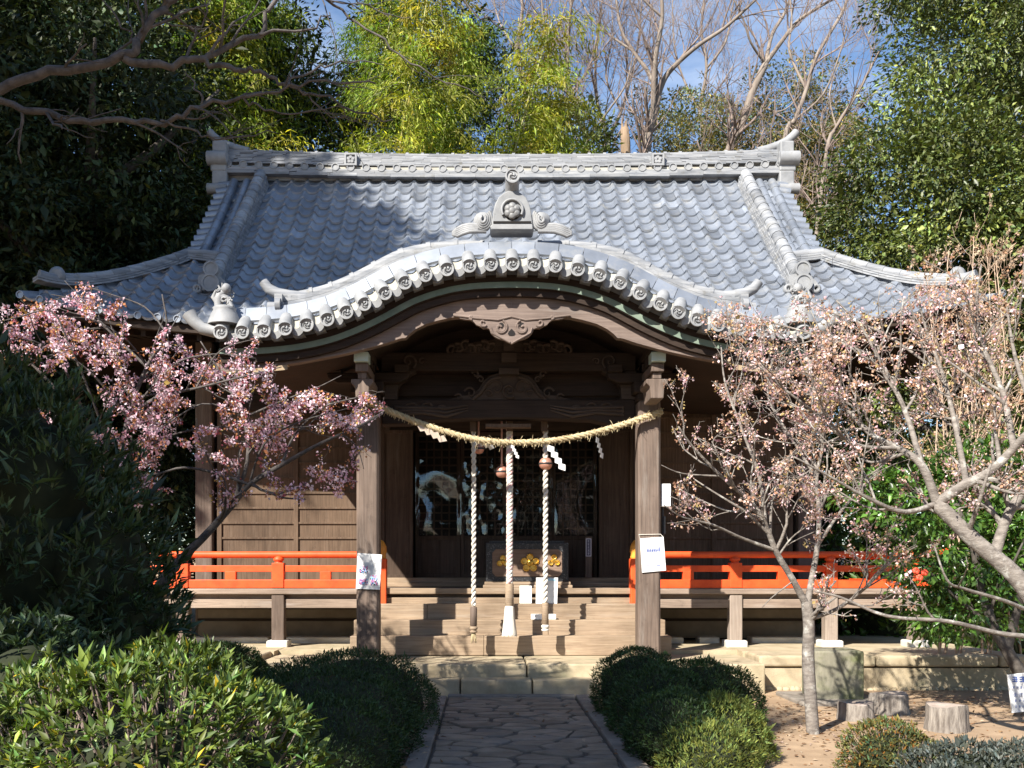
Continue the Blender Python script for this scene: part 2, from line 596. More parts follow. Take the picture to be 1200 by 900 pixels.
TW = 0.262
NR = 20
cols = 51
sub = 8
mb = MB()
trng = random.Random(11)
pv = []      # wave profile of one pantile
for k in range(sub):
    f = k / sub
    pv.append(0.056 * math.exp(-((f - 0.18) / 0.15) ** 2) - 0.016 * math.sin(math.pi * max(0.0, (f - 0.25)) / 0.75) if f >= 0 else 0)
for r in range(NR):
    ya, yb = YE + (YR - YE) * r / NR, YE + (YR - YE) * (r + 1.12) / NR
    yb = min(yb, YR)
    wav = trng.uniform(-0.004, 0.004)
    for c in range(-26, 26):
        x0, x1 = c * TW, (c + 1) * TW
        hw = max(half_w(ya), half_w(yb))
        if min(abs(x0), abs(x1)) > hw:
            continue
        jit = trng.uniform(-0.010, 0.010)
        jz = trng.uniform(-0.004, 0.006)
        tl = trng.uniform(-0.010, 0.010)
        tint = trng.uniform(0.84, 1.12) if trng.random() > 0.06 else trng.choice((0.66, 1.3))
        top, bot, up = [], [], []
        for k in range(sub + 1):
            x = x0 + TW * k / sub
            h = pv[k % sub]
            xa = max(-half_w(ya), min(half_w(ya), x))
            xb = max(-half_w(yb), min(half_w(yb), x))
            za, zb = roof_z(xa, ya), roof_z(xb, yb)
            # the front lip of a tile is raised by its thickness over the row below
            top.append((xa, ya - 0.012 + jit + 1.2 * tl * (k / sub - 0.5), za + h * 1.15 + 0.040 + jz + tl * (k / sub - 0.5)))
            bot.append((xa, ya + jit, za + h * 1.15 + 0.008 + jz))
            up.append((xb, yb, zb + h * 1.15 + 0.006 + jz))
        mb.sheet([bot, top], 0, False, False, tint * 0.9)
        mb.sheet([top, up], 0, True, False, tint)
# the other slopes, seen only from elsewhere
bk = [[(x, YR * 2 - y, prof(y) + 0.03) for x in (-half_w(y), 0, half_w(y))] for y in np.linspace(YE, YR, 12)]
mb.sheet(bk, 0, True, True, 0.9)
for s_ in (-1, 1):
    rows = []
    for k in range(8):
        y = YE + (YG - YE) * k / 7
        x = s_ * half_w(y)
        yy = np.linspace(y, YR * 2 - y, 9)
        rows.append([(x, q, prof(y) + 0.02 + 0.42 * (abs(x) / HW) ** 4 * max(0, 1 - (y - YE) / 2.2) * abs((q - YR) / (y - YR)) ** 4) for q in yy])
    mb.sheet(rows, 0, True, s_ > 0, 0.9)
    gp = [(s_ * 4.55, y, prof(y) + 0.0) for y in np.linspace(YG - 0.15, YR, 8)]
    gp2 = [(s_ * 4.55, YR * 2 - y, z) for _, y, z in gp[::-1][1:]]
    base = [(s_ * 4.55, YR * 2 - YG + 0.2, 5.9), (s_ * 4.55, YG - 0.2, 5.9)]
    poly = gp + gp2 + base
    mb.add(poly, [tuple(range(len(poly)))], 1)
roof = mb.build('main_roof', [TILE, WOOD_BX], SH)


def disc(mb, c, r, dep, tom=True, mi=0, n=20, rot=0.0):
    """Round eave tile seen end-on: cylinder with a raised rim and a three-comma swirl on the face."""
    x, y, z = c
    mb.lathe([(r * 0.98, -dep), (r, -0.01), (r, 0.006), (r * 0.78, 0.006), (r * 0.76, -0.010), (0.001, -0.010)], (x, y, z), n, mi, 'Y', False)
    if tom:
        for k in range(3):
            a0 = rot + k * 2.094
            pts, rad = [], []
            for q in range(7):
                t = q / 6
                a = a0 + t * 2.3
                rr = r * (0.20 + 0.40 * t)
                pts.append((x + rr * math.cos(a), y + 0.004, z + rr * math.sin(a)))
                rad.append(r * (0.17 * (1 - t) + 0.04))
            mb.tube(pts, rad, 6, mi)


# main ridge
def ridge_sag(x):
    return 0.10 * (abs(x) / 5.0) ** 2.4


RW = 4.80
mb = MB()
r2 = random.Random(3)
ZB = 8.20
layers = 9
for k in range(2):      # lower board courses
    x = -RW
    z0 = ZB + 0.0 + k * 0.055
    while x < RW:
        L = min(r2.uniform(0.5, 0.75), RW - x)
        zz = ridge_sag(x + L / 2)
        mb.box(x, x + L - 0.004, YR - 0.27 + 0.02 * k, YR + 0.27, z0 + zz, z0 + 0.05 + zz, 0, r2.uniform(0.8, 1.15))
        x += L
for k in range(8):      # thin stacked tiles
    x = -RW - r2.uniform(0, 0.4)
    z0 = ZB + 0.205 + k * 0.031
    while x < RW:
        L = r2.uniform(0.24, 0.42)
        xa, xb = max(x, -RW), min(x + L, RW)
        if xb > xa:
            zz = ridge_sag((xa + xb) / 2)
            mb.box(xa, xb - 0.003, YR - 0.21 + 0.012 * k + r2.uniform(-0.008, 0.008), YR + 0.2, z0 + zz, z0 + 0.0255 + zz, 0, r2.uniform(0.72, 1.2))
        x += L
mb.box(-RW, RW, YR - 0.12, YR + 0.12, ZB, ZB + 0.42)
x = -RW
while x < RW - 0.01:     # rounded capping tiles with joint bands
    zz = ridge_sag(x + 0.13)
    z = ZB + 0.425
    mb.tube([(x, YR, z + ridge_sag(x)), (x + 0.255, YR, z + ridge_sag(x + 0.255))], [0.078, 0.075], 14, 0, tint=r2.uniform(0.85, 1.15))
    mb.tube([(x - 0.02, YR, z + 0.006 + ridge_sag(x)), (x + 0.03, YR, z + 0.006 + ridge_sag(x))], 0.088, 14, 0)
    x += 0.262
ridge = mb.build('roof_ridge', TILE_OLD, roof)
mb = MB()
x = -RW + 0.1
mb2 = MB()
mb2.box(-RW, RW, YR - 0.19, YR + 0.19, ZB + 0.10, ZB + 0.205)
mb2.build('plaster_band', PLASTER, roof)
while x < RW:
    disc(mb, (x, YR - 0.255, ZB + 0.155 + ridge_sag(x)), 0.066, 0.1, False)
    pts = [(x + 0.262 * t, YR - 0.225, ZB + 0.125 + ridge_sag(x) - 0.025 * math.sin(math.pi * t)) for t in np.linspace(0.2, 0.8, 6)]
    mb.tube(pts, 0.028, 6)
    x += 0.262
mb.build('ridge_round_tile', TILE_ORN, roof)
for u in (411, 771):     # square crest plates on the ridge
    c = P(u, 187, 16.76)
    mb = MB()
    q = 0.105
    for a, bb in (((-q, q), (q - .03, q)), ((-q, q), (-q, -q + .03)), ((-q, -q + .03), (-q + .03, q - .03)), ((q - .03, q), (-q + .03, q - .03))):
        mb.box(c.x + a[0], c.x + a[1], c.y - 0.03, c.y + 0.1, c.z + bb[0], c.z + bb[1])
    mb.box(c.x - q + .03, c.x + q - .03, c.y, c.y + 0.08, c.z - q + .03, c.z + q - .03)
    for k in range(5):
        a = math.pi / 2 + k * 2 * math.pi / 5
        mb.lathe([(0.034, -0.02), (0.034, 0.012), (0.022, 0.02)], (c.x + 0.042 * math.cos(a), c.y, c.z + 0.042 * math.sin(a)), 10, 0, 'Y')
    mb.build('ridge_crest', TILE_ORN, roof)

# ridge ends: stacked end tile and the horn above it
for s_ in (-1, 1):
    mb = MB()
    x = s_ * 4.84
    w = 0.12
    for (za, zb, o, d) in ((8.62, 8.82, 0.0, 0.24), (8.42, 8.63, 0.06, 0.28), (8.30, 8.43, 0.02, 0.24), (8.05, 8.31, -0.01, 0.24), (7.93, 8.07, 0.0, 0.27)):
        mb.box(x - w + s_ * o * 0.5 - abs(o), x + w + s_ * o * 0.5 + abs(o), YR - d - 0.05, YR + d, za, zb)
    for zz, rr in ((8.52, 0.12), (8.0, 0.09)):
        mb.cyl((x - 0.17 + s_ * 0.03, YR - 0.27, zz), (x + 0.17 + s_ * 0.03, YR - 0.27, zz), rr, n=16)
    mb.build('ridge_end_tile', TILE_ORN, roof, bevel=0.025)
    mb = MB()
    pts = [(s_ * q, YR - 0.02, z) for q, z in ((4.40, 8.74), (4.58, 8.78), (4.76, 8.84), (4.92, 8.92), (5.03, 9.02), (5.08, 9.08))]
    mb.tube(pts, [0.07, 0.075, 0.078, 0.075, 0.072, 0.07], 12)
    mb.build('ridge_horn', TILE_ORN, roof)


def arc_ridge(name, pts, rcap, wide, lay, seed, parent, mat=TILE_OLD, step=0.26, sideways=True):
    """Small ridge following pts (on the roof surface): stacked thin layers with a cap of overlapping round tiles."""
    rg = random.Random(seed)
    pts = [Vector(p) for p in pts]
    m = MB()
    hgt = lay * 0.034
    # resample
    L = [0]
    for a, b_ in zip(pts, pts[1:]):
        L.append(L[-1] + (b_ - a).length)

    def at(d):
        d = max(0, min(L[-1], d))
        for i in range(len(pts) - 1):
            if d <= L[i + 1] or i == len(pts) - 2:
                return pts[i].lerp(pts[i + 1], (d - L[i]) / max(1e-6, L[i + 1] - L[i]))
    n = max(2, int(L[-1] / 0.12))
    path_ = [at(L[-1] * i / n) for i in range(n + 1)]
    for k in range(lay):
        z0 = k * 0.034 - 0.02
        wv = wide * (1 - 0.05 * k)
        for i in range(n):
            a, b_ = path_[i], path_[i + 1]
            t = (b_ - a)
            h = Vector((t.y, -t.x, 0))
            if h.length < 1e-6:
                continue
            h.normalize()
            ww = wv + rg.uniform(-0.006, 0.006)
            v = []
            for p in (a, b_):
                for sg in (-1, 1):
                    for zz in (z0, z0 + 0.027):
                        v.append(p + h * sg * ww + Vector((0, 0, zz)))
            m.add(v, [(0, 1, 3, 2), (4, 6, 7, 5), (0, 4, 5, 1), (2, 3, 7, 6), (1, 5, 7, 3), (0, 2, 6, 4)], 0, False, rg.uniform(0.8, 1.15))
    d = 0
    while d < L[-1] - 0.05:
        a, mid, b_ = at(d), at(d + step / 2), at(d + step)
        up = Vector((0, 0, hgt))
        tn = rg.uniform(0.75, 1.2)
        m.tube([a + up, mid + up, b_ + up], [rcap * 0.97, rcap * 1.0, rcap * 1.08], 12, 0, True, True, tn)
        d += step
    return m.build(name, mat, parent)


def end_face(mb, c, r, s_=0):
    """Face of a small ridge: two round tiles over a scrolled plate."""
    x, y, z = c
    disc(mb, (x, y - 0.05, z + r * 1.5), r * 0.95, 0.2, False)
    disc(mb, (x, y - 0.09, z - r * 0.3), r * 1.1, 0.25, False)
    out = []
    for a in np.linspace(-0.35, math.pi + 0.35, 17):
        k = 1 + 0.12 * math.cos(5 * a)
        out.append((x + r * 1.75 * k * math.cos(a), z - r * 0.5 + r * 1.75 * k * math.sin(a)))
    mb.prism(out, y - 0.02, y + 0.06)
    for sg in (-1, 1):
        mb.lathe([(r * 0.6, -0.03), (r * 0.6, 0.03), (r * 0.35, 0.05), (r * 0.2, 0.02)], (x + sg * r * 1.7, y, z - r * 0.9), 12, 0, 'Y')


for s_ in (-1, 1):
    pts = [(s_ * (4.14 + 0.06 * math.sin((YR - 0.2 - y) * 0.9)), y, roof_z(0, y) + 0.03) for y in np.linspace(YR - 0.22, 14.0, 14)]
    arc_ridge('descending_ridge', pts, 0.095, 0.14, 6, 20 + s_, roof)
    mb = MB()
    p = pts[-1]
    end_face(mb, (p[0], p[1] - 0.12, p[2] + 0.12), 0.115)
    mb.build('descending_ridge_end', TILE_ORN, roof)
    for q, rr in ((4.38, 0.070), (4.60, 0.073)):        # round verge tiles
        mb = MB()
        ys = np.linspace(YR - 0.2, 14.86, 10)
        for a, b_ in zip(ys, ys[1:]):
            mb.tube([(s_ * q, y, prof(y) + 0.085) for y in (a, (a + b_) / 2, b_)], [rr * 0.96, rr, rr * 1.05], 12, 0, True, True, r2.uniform(0.85, 1.12))
        mb.build('verge_round_tile', TILE, roof)
    mb = MB()
    for y in np.linspace(YR - 0.25, 14.9, 13):           # verge tiles pointing outwards
        z = prof(y) + 0.02
        mb.tube([(s_ * 4.64, y, z + 0.03), (s_ * 4.84, y - 0.01, z + 0.0)], [0.082, 0.088], 12, 0, True, True, r2.uniform(0.8, 1.1))
    mb.build('verge_end_tile', TILE, roof)
    # hip ridge sweeping to the corner
    pts = []
    for t in np.linspace(0, 1, 13):
        y = YG + 0.05 - (YG - YE - 0.12) * t
        x = s_ * (half_w(y) + 0.02 if y < YG else GW)
        pts.append((x, y, roof_z(x, y) + 0.05 + 0.18 * t ** 5))
    pts = [(s_ * 4.28, YG + 0.02, roof_z(0, YG) + 0.06), (s_ * 4.62, YG + 0.06, roof_z(0, YG + 0.06) + 0.05)] + pts
    arc_ridge('hip_ridge', pts[:13], 0.066, 0.10, 3, 40 + s_, roof)
    arc_ridge('hip_ridge_tip', pts[11:], 0.075, 0.11, 2, 50 + s_, roof)
    mb = MB()
    p = Vector(pts[12])
    dv = Vector((s_, -1, 0)).normalized()
    for base, z0, ln in ((p, 0.16, 0.42), (Vector(pts[14]), 0.06, 0.40)):
        hp = [base + dv * ln * t + Vector((0, 0, z0 + 0.30 * t ** 2.2)) for t in np.linspace(-0.6, 1, 8)]
        mb.tube(hp, [0.066] * 6 + [0.06, 0.052], 12)
    end_c = p + dv * 0.08
    mb.lathe([(0.10, -0.06), (0.115, 0.0), (0.07, 0.03)], (end_c.x, end_c.y - 0.03, end_c.z + 0.12), 14, 0, 'Y')
    mb.build('hip_ridge_horn', TILE_ORN, roof)
# round tiles along the main eave
mb = MB()
for c in range(-25, 26):
    x = c * TW + 0.04
    if abs(x) < 3.2:
        continue
    mb = MB()
    disc(mb, (x, YE - 0.015, roof_z(x, YE) + 0.045), 0.052, 0.05, False, n=12)
    mb.build('eave_tile', TILE, roof)

# --- eaves: soffit, fascia, rafters
mb = MB()
N = 40
xs = np.linspace(-HW + 0.05, HW - 0.05, N)
front = [[(x, YE + 0.06, roof_z(x, YE) - 0.005) for x in xs], [(x, YE + 0.06, roof_z(x, YE) - 0.11) for x in xs],
         [(x, YE + 0.16, roof_z(x, YE) - 0.11) for x in xs], [(x, YE + 0.16, roof_z(x, YE) - 0.06) for x in xs],
         [(x * 0.78, 15.1, 5.25) for x in xs]]
mb.sheet(front, 0, False, True)
for s_ in (-1, 1):
    ys = np.linspace(YE + 0.06, 20.9, 16)
    sd = [[(s_ * (HW - 0.05), y, ZE + 0.40 * abs((y - YR) / 3.9) ** 4) for y in ys], [(s_ * (HW - 0.05), y, ZE - 0.1 + 0.40 * abs((y - YR) / 3.9) ** 4) for y in ys],
          [(s_ * 4.6, min(max(y, 15.1), 18.9), 5.2) for y in ys]]
    mb.sheet(sd, 0, False, s_ > 0)
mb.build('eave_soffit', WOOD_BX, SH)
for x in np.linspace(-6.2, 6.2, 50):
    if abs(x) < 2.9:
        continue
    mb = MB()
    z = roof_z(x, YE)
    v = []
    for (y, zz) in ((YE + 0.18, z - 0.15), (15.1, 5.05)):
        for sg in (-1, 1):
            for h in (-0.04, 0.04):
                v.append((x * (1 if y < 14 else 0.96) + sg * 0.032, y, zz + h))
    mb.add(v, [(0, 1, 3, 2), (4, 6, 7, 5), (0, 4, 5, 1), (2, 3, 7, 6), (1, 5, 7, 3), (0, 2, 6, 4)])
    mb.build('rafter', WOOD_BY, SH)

# --- karahafu porch roof
K = 11.13 / F
tab_u = [0, 25, 50, 76, 100, 124, 146, 168, 192, 215, 239, 264, 290, 314, 345]
tab_v = [312, 312.5, 314, 318, 324.5, 333, 345, 357, 368, 377, 383, 387.5, 390, 391.3, 391.5]
_xf = np.linspace(-3.45, 3.45, 691)
_zf = np.interp(np.abs(_xf), np.array(tab_u) * K, CZ + (668 - np.array(tab_v)) * K)
_kr = np.exp(-np.linspace(-2, 2, 41) ** 2)
_zf = np.convolve(np.pad(_zf, 20, mode='edge'), _kr / _kr.sum(), 'valid')
_df = np.gradient(_zf, _xf)


def kz(x):
    return float(np.interp(x, _xf, _zf))


def kp(x, d, y):
    """Point at offset d along the normal of the porch curve."""
    s = float(np.interp(x, _xf, _df))
    L = math.hypot(s, 1)
    return (x - s / L * d, y, kz(x) + d / L)


KX = 3.36
xs = np.linspace(-KX, KX, 121)
mb = MB()
# the body of the porch roof, running back into the main slope
mb.sheet([[kp(x, 0.14, 11.27) for x in xs], [kp(x, 0.14, 15.0) for x in xs]], 0, True, False, 0.9)
mb.sheet([[kp(x, -0.30, 11.55) for x in xs], [kp(x, -0.30, 15.0) for x in xs]], 1, True, True)
mb.sheet([[kp(x, 0.14, 11.27) for x in xs], [kp(x, -0.12, 11.30) for x in xs]], 0, True, True, 0.8)
for s_ in (-1, 1):
    mb.sheet([[kp(s_ * KX, 0.1, 11.32), kp(s_ * KX, 0.1, 15)], [kp(s_ * KX, -0.30, 11.32), kp(s_ * KX, -0.30, 15)]], 1, False, s_ < 0)
# the broad flat course along the gable, tile by tile
edges = np.linspace(-KX + 0.06, KX - 0.06, 27)
kr = random.Random(8)
for a, b_ in zip(edges, edges[1:]):
    tn = kr.uniform(0.88, 1.2)
    q = np.linspace(a + 0.003, b_ - 0.003, 5)
    mb.sheet([[kp(x, 0.145, 11.205) for x in q], [kp(x, 0.165, 11.19) for x in q], [kp(x, 0.335, 11.29) for x in q], [kp(x, 0.35, 11.35) for x in q],
              [kp(x, 0.33, 11.5) for x in q]], 0, False, False, tn)
porch = mb.build('porch_roof', [TILE, WOOD_BX], SH)
mb = MB()
du = [0]
for t in (25, 50, 76, 101, 125, 148, 172, 193, 215, 239, 264, 289, 314, 339):
    du += [t, -t]
du.sort()
for i, t in enumerate(du):
    x = t * K
    c = Vector(kp(x, 0.0, 11.03))
    mb = MB()
    disc(mb, c, 0.081, 0.03, True, 0, 22, rot=(i * 1.3) % 2.0)
    mb.tube([c + Vector((0, 0.02, 0.004)), kp(x, 0.085, 11.13), kp(x, 0.165, 11.25)], [0.080, 0.078, 0.076], 16, 0, True, True, kr.uniform(0.85, 1.1))
    mb.build('gable_round_tile', TILE_ORN, porch)
mb = MB()
for a, b_ in zip(du, du[1:]):            # sagging pan tiles between the round ones
    q = np.linspace(a * K + 0.06, b_ * K - 0.06, 7)
    for y0, dd, mi in ((11.09, 0.0, 0),):
        sag = [0.045 * math.sin(math.pi * k / 6) for k in range(7)]
        top = [kp(x, 0.035 - s_, y0) for x, s_ in zip(q, sag)]
        low = [kp(x, -0.055 - s_ * 0.8, y0 + 0.005) for x, s_ in zip(q, sag)]
        bk_ = [kp(x, 0.16 - s_ * 0.6, y0 + 0.16) for x, s_ in zip(q, sag)]
        mb.sheet([low, top], 0, False, False)
        mb.sheet([top, bk_], 1, True, False)
        low2 = [kp(x, -0.075 - s_ * 0.7, y0 + 0.03) for x, s_ in zip(q, sag)]
        mid2 = [kp(x, -0.05 - s_ * 0.7, y0 + 0.03) for x, s_ in zip(q, sag)]
        mb.sheet([low2, mid2], 0, False, False)
        mb.sheet([[kp(x, -0.075, y0 + 0.03) for x in q], [kp(x, -0.08, y0 + 0.3) for x in q]], 0, False, True)
mb.build('gable_pan_tile', [TILE_ORN, PLASTER], porch)
# small ridge lying along the back of the course, with its ends
for s_ in (-1, 1):
    pts = [kp(s_ * q, 0.325, 11.52) for q in np.linspace(0.30, 2.62, 26)]
    m = MB()
    rg = random.Random(60 + s_)
    for k in range(3):
        for a, b_ in zip(pts, pts[1:]):
            tn = rg.uniform(0.85, 1.15)
            dx, dz = b_[0] - a[0], b_[2] - a[2]
            fade = min(1.0, abs(a[0]) / 1.3)
            for p_ in (0,):
                z0, z1 = 0.05 * k * fade, 0.05 * k * fade + 0.043 * fade
                yb = 11.42 + 0.012 * k
                m.add([(a[0], yb, a[2] + z0), (b_[0], yb, b_[2] + z0), (b_[0], yb, b_[2] + z1), (a[0], yb, a[2] + z1),
                       (a[0], yb + 0.25, a[2] + z0), (b_[0], yb + 0.25, b_[2] + z0), (b_[0], yb + 0.25, b_[2] + z1), (a[0], yb + 0.25, a[2] + z1)],
                      [(0, 1, 2, 3), (3, 2, 6, 7), (4, 7, 6, 5), (0, 4, 5, 1), (1, 5, 6, 2), (0, 3, 7, 4)], 0, False, tn)
    L = 0
    cap = [(p_[0], 11.56, p_[2] + 0.16 * min(1.0, abs(p_[0]) / 1.3)) for p_ in pts]
    m.tube(cap, 0.07, 10, 0, True, True)
    for k in range(0, len(cap) - 1, 3):
        a, b_ = Vector(cap[k]), Vector(cap[k + 1])
        m.tube([a, a.lerp(b_, 0.5)], 0.082, 10)
    p_ = Vector(pts[-1])
    m.cyl((p_.x - 0.0 * s_, 11.30, p_.z + 0.02), (p_.x + 0.06 * s_, 11.30, p_.z + 0.02), 0.075)
    m.box(min(p_.x, p_.x + s_ * 0.09), max(p_.x, p_.x + s_ * 0.09), 11.36, 11.66, p_.z - 0.06, p_.z + 0.17)
    m.cyl((p_.x - 0.02 * s_, 11.36, p_.z + 0.0), (p_.x + 0.16 * s_, 11.36, p_.z + 0.0), 0.07)
    hp = [p_ + Vector((s_ * q, 0.03, z)) for q, z in ((-0.25, 0.17), (-0.05, 0.19), (0.1, 0.225), (0.2, 0.28), (0.26, 0.36))]
    m.tube(hp, [0.07, 0.07, 0.066, 0.062, 0.058], 10)
    m.build('porch_roof_ridge', TILE_OLD, porch)
    # corner: turned-out end tile with a little lion on a pedestal
    m = MB()
    e = Vector(kp(s_ * 3.33, 0.03, 11.12))
    tp = [e + Vector((s_ * q, 0, z)) for q, z in ((-0.12, 0.03), (0.05, 0.0), (0.18, 0.03), (0.28, 0.12), (0.33, 0.2))]
    m.tube(tp, [0.075, 0.072, 0.068, 0.072, 0.085], 14)
    m.lathe([(0.19, 0.08), (0.185, 0.11), (0.15, 0.2), (0.125, 0.25), (0.135, 0.27), (0.10, 0.29)], (e.x - s_ * 0.06, e.y + 0.05, e.z + 0.0), 18)
    m.build('gable_corner_tile', TILE_ORN, porch)
    m = MB()
    cx_, cy_, cz_ = e.x - s_ * 0.06, e.y + 0.05, e.z + 0.28
    m.tube([(cx_ + s_ * 0.07, cy_, cz_), (cx_ + s_ * 0.07, cy_, cz_ + 0.09), (cx_ + s_ * 0.045, cy_, cz_ + 0.15), (cx_ - s_ * 0.01, cy_, cz_ + 0.19)],
           [0.045, 0.055, 0.05, 0.035], 9)
    m.tube([(cx_ + s_ * 0.05, cy_, cz_ + 0.13), (cx_ - s_ * 0.03, cy_, cz_ + 0.10), (cx_ - s_ * 0.07, cy_ - 0.02, cz_ + 0.02)], [0.05, 0.04, 0.03], 8)
    for q in (-0.03, 0.03):
        m.tube([(cx_ - s_ * 0.03, cy_ + q, cz_ + 0.12), (cx_ - s_ * 0.07, cy_ + q, cz_ + 0.05), (cx_ - s_ * 0.09, cy_ + q, cz_)], [0.026, 0.022, 0.026], 7)
    m.lathe([(0.02, -0.05), (0.05, -0.03), (0.058, 0.01), (0.045, 0.045), (0.02, 0.06)], (cx_ - s_ * 0.02, cy_ - 0.01, cz_ + 0.21), 10)
    lg = random.Random(77)
    for k in range(20):       # curling mane and waves round the beast
        ox, oy, oz = cx_ + lg.uniform(-0.09, 0.09), cy_ + lg.uniform(-0.05, 0.02), cz_ + lg.uniform(0.0, 0.2)
        rr_, a0_ = lg.uniform(0.022, 0.04), lg.uniform(0, 6.28)
        m.tube([(ox + rr_ * (1 - q / 9) * math.cos(a0_ + q * 0.75), oy, oz + rr_ * (1 - q / 9) * math.sin(a0_ + q * 0.75)) for q in range(8)], [0.012 - 0.001 * q for q in range(8)], 5)
    for k in range(7):
        a = k * 0.9
        m.tube([(cx_ + 0.045 * math.cos(a), cy_ + 0.03 * math.sin(a), cz_ + 0.20), (cx_ + 0.075 * math.cos(a), cy_ + 0.05 * math.sin(a), cz_ + 0.23 + 0.02 * (k % 3))], [0.02, 0.008], 5)
    m.tube([(cx_ + s_ * 0.09, cy_, cz_ + 0.05), (cx_ + s_ * 0.13, cy_, cz_ + 0.12), (cx_ + s_ * 0.10, cy_, cz_ + 0.2)], [0.02, 0.028, 0.01], 7)
    m.build('lion_ornament', TILE_ORN, porch)

# crowning end tile over the middle of the gable
mb = MB()
KO = 11.3 / F


def O(du_, v):
    return (CX + 31 * 11.3 / F + du_ * KO, CZ + (668 - v) * KO)


outl = [(-24, 272), (-26, 268), (-24, 266), (-22, 250), (-20, 242), (-16, 234), (-10, 229), (-5, 226.5), (0, 226)]
outl = outl + [(-a, v) for a, v in outl[::-1][1:]]
mb.prism([O(a, v) for a, v in outl], 11.22, 11.5)
inner = [O(-22, 264), O(-22, 261.5), O(22, 261.5), O(22, 264)]
mb.build('gable_end_tile', mat_noise('dark_end_tile', (0.20, 0.205, 0.21), (0.28, 0.285, 0.285), 6, 0.6, bmp=0.2), porch, bevel=0.012)
mb = MB()
mb.prism([O(-22, 265.5), O(-22, 263.4), O(22, 263.4), O(22, 265.5)], 11.18, 11.24, 1)
mb.prism([O(-23.5, 272), O(-23, 266), O(23, 266), O(23.5, 272)], 11.19, 11.24)
frame = []
for a in np.linspace(-0.5, math.pi + 0.5, 19):
    frame.append(P(0, 0, 1) * 0 + Vector((O(12.2 * math.cos(a), 0)[0], 11.2, O(0, 249.5 - 12.2 * math.sin(a))[1])))
mb.tube(frame, 0.016, 8)
cz0 = O(0, 251)
mb.lathe([(0.10, 0.0), (0.095, 0.004), (0.001, 0.004)], (cz0[0], 11.215, cz0[1]), 24, 1, 'Y', False)
for k in range(6):
    a = k * math.pi / 3 + 0.5
    mb.lathe([(0.046, -0.01), (0.046, 0.02), (0.03, 0.035), (0.001, 0.04)], (cz0[0] + 0.05 * math.cos(a), 11.205, cz0[1] + 0.05 * math.sin(a)), 12, 2, 'Y')
mb.lathe([(0.05, -0.01), (0.05, 0.03), (0.02, 0.045), (0.001, 0.046)], (cz0[0], 11.205, cz0[1]), 12, 2, 'Y')
mb.build('end_tile_crest', [TILE_ORN, VOID, mat_noise('crest_tile', (0.16, 0.16, 0.16), (0.25, 0.25, 0.245), 8, 0.5)], porch)
for s_ in (-1, 1):       # scrolls and trailing waves on both sides
    mb = MB()
    for k in range(4):
        pts = []
        for q in np.linspace(0.2, 1, 22):
            a = math.pi * 0.15 + q * 2 * math.pi * 1.05
            rr = (14.5 - 3.1 * k) * (0.35 + 0.65 * q)
            pts.append(Vector((O(s_ * (34.5 + rr * math.cos(a) * -0.75), 0)[0], 11.26 - 0.012 * k, O(0, 259.5 - rr * math.sin(a))[1])))
        mb.tube(pts, 0.019, 6)
    mb.lathe([(0.105, -0.08), (0.105, 0.0), (0.05, 0.005)], (O(s_ * 34.5, 0)[0], 11.285, O(0, 259.5)[1]), 14, 0, 'Y')
    for k in range(5):
        pts = [Vector((O(s_ * (a + 4), 0)[0], 11.27, O(0, v - 1)[1])) for a, v in ((26, 273 - k), (36, 273 - 1.7 * k), (46, 273.5 - 2.0 * k), (54, 276 - 2.2 * k), (60, 279 - 2.2 * k), (65 - k, 277 - 1.8 * k), (65 - k, 273 - k))]
        mb.tube(pts, [0.028, 0.028, 0.026, 0.024, 0.022, 0.02, 0.015], 7)
    mb.build('end_tile_scroll', TILE_ORN, porch)
mb = MB()
c0, c1 = O(0, 213), O(0, 232)
mb.tube([(c1[0], 11.42, c1[1] - 0.02), (c0[0], 11.30, c0[1] - 0.1), (c0[0], 11.16, c0[1])], [0.082, 0.08, 0.078], 16)
disc(mb, (c0[0], 11.12, c0[1]), 0.083, 0.12, True, 0, 24)
mb.build('gable_finial', [TILE_ORN], porch)

# fascias and barge board
mb = MB()
mb.sheet([[kp(x, -0.135, 11.26) for x in xs], [kp(x, -0.205, 11.25) for x in xs], [kp(x, -0.205, 11.34) for x in xs]], 0, False, True)
mb.build('copper_fascia', COPPER, porch)
mb = MB()
mb.sheet([[kp(x, -0.20, 11.30) for x in xs], [kp(x, -0.29, 11.30) for x in xs], [kp(x, -0.29, 11.5) for x in xs]], 0, False, True)
mb.sheet([[kp(x, -0.19, 11.265) for x in xs], [kp(x, -0.215, 11.265) for x in xs], [kp(x, -0.215, 11.34) for x in xs]], 0, False, True)
mb.sheet([[kp(x, -0.05, 11.285) for x in xs], [kp(x, -0.14, 11.285) for x in xs]], 0, False, True)  # dark board strip put in where the tiles shade the copper's top
mb.build('gable_fascia', WOOD_BX, porch)
KB = 11.37 / F
low_u = [0, 40, 70, 84, 100, 112, 120, 124, 127, 131, 145, 170, 200, 250, 300, 350]
low_v = [368.5, 369.5, 372.5, 375.5, 380, 386, 392, 396.5, 396.5, 397.2, 402, 409, 416, 425.5, 432, 437.5]
XC = 0.0
bx_u = np.concatenate([np.linspace(-347, -132, 44), np.linspace(-131, -100, 20), np.linspace(-99, 99, 50), np.linspace(100, 131, 20), np.linspace(132, 347, 44)])
up_p, lo_p = [], []
for t in bx_u:
    x = t * KB
    up_p.append((x, kz(max(-3.36, min(3.36, x))) - 0.275))
    lo_p.append((x, CZ + (668 - np.interp(abs(t), low_u, low_v)) * KB))
mb = MB()
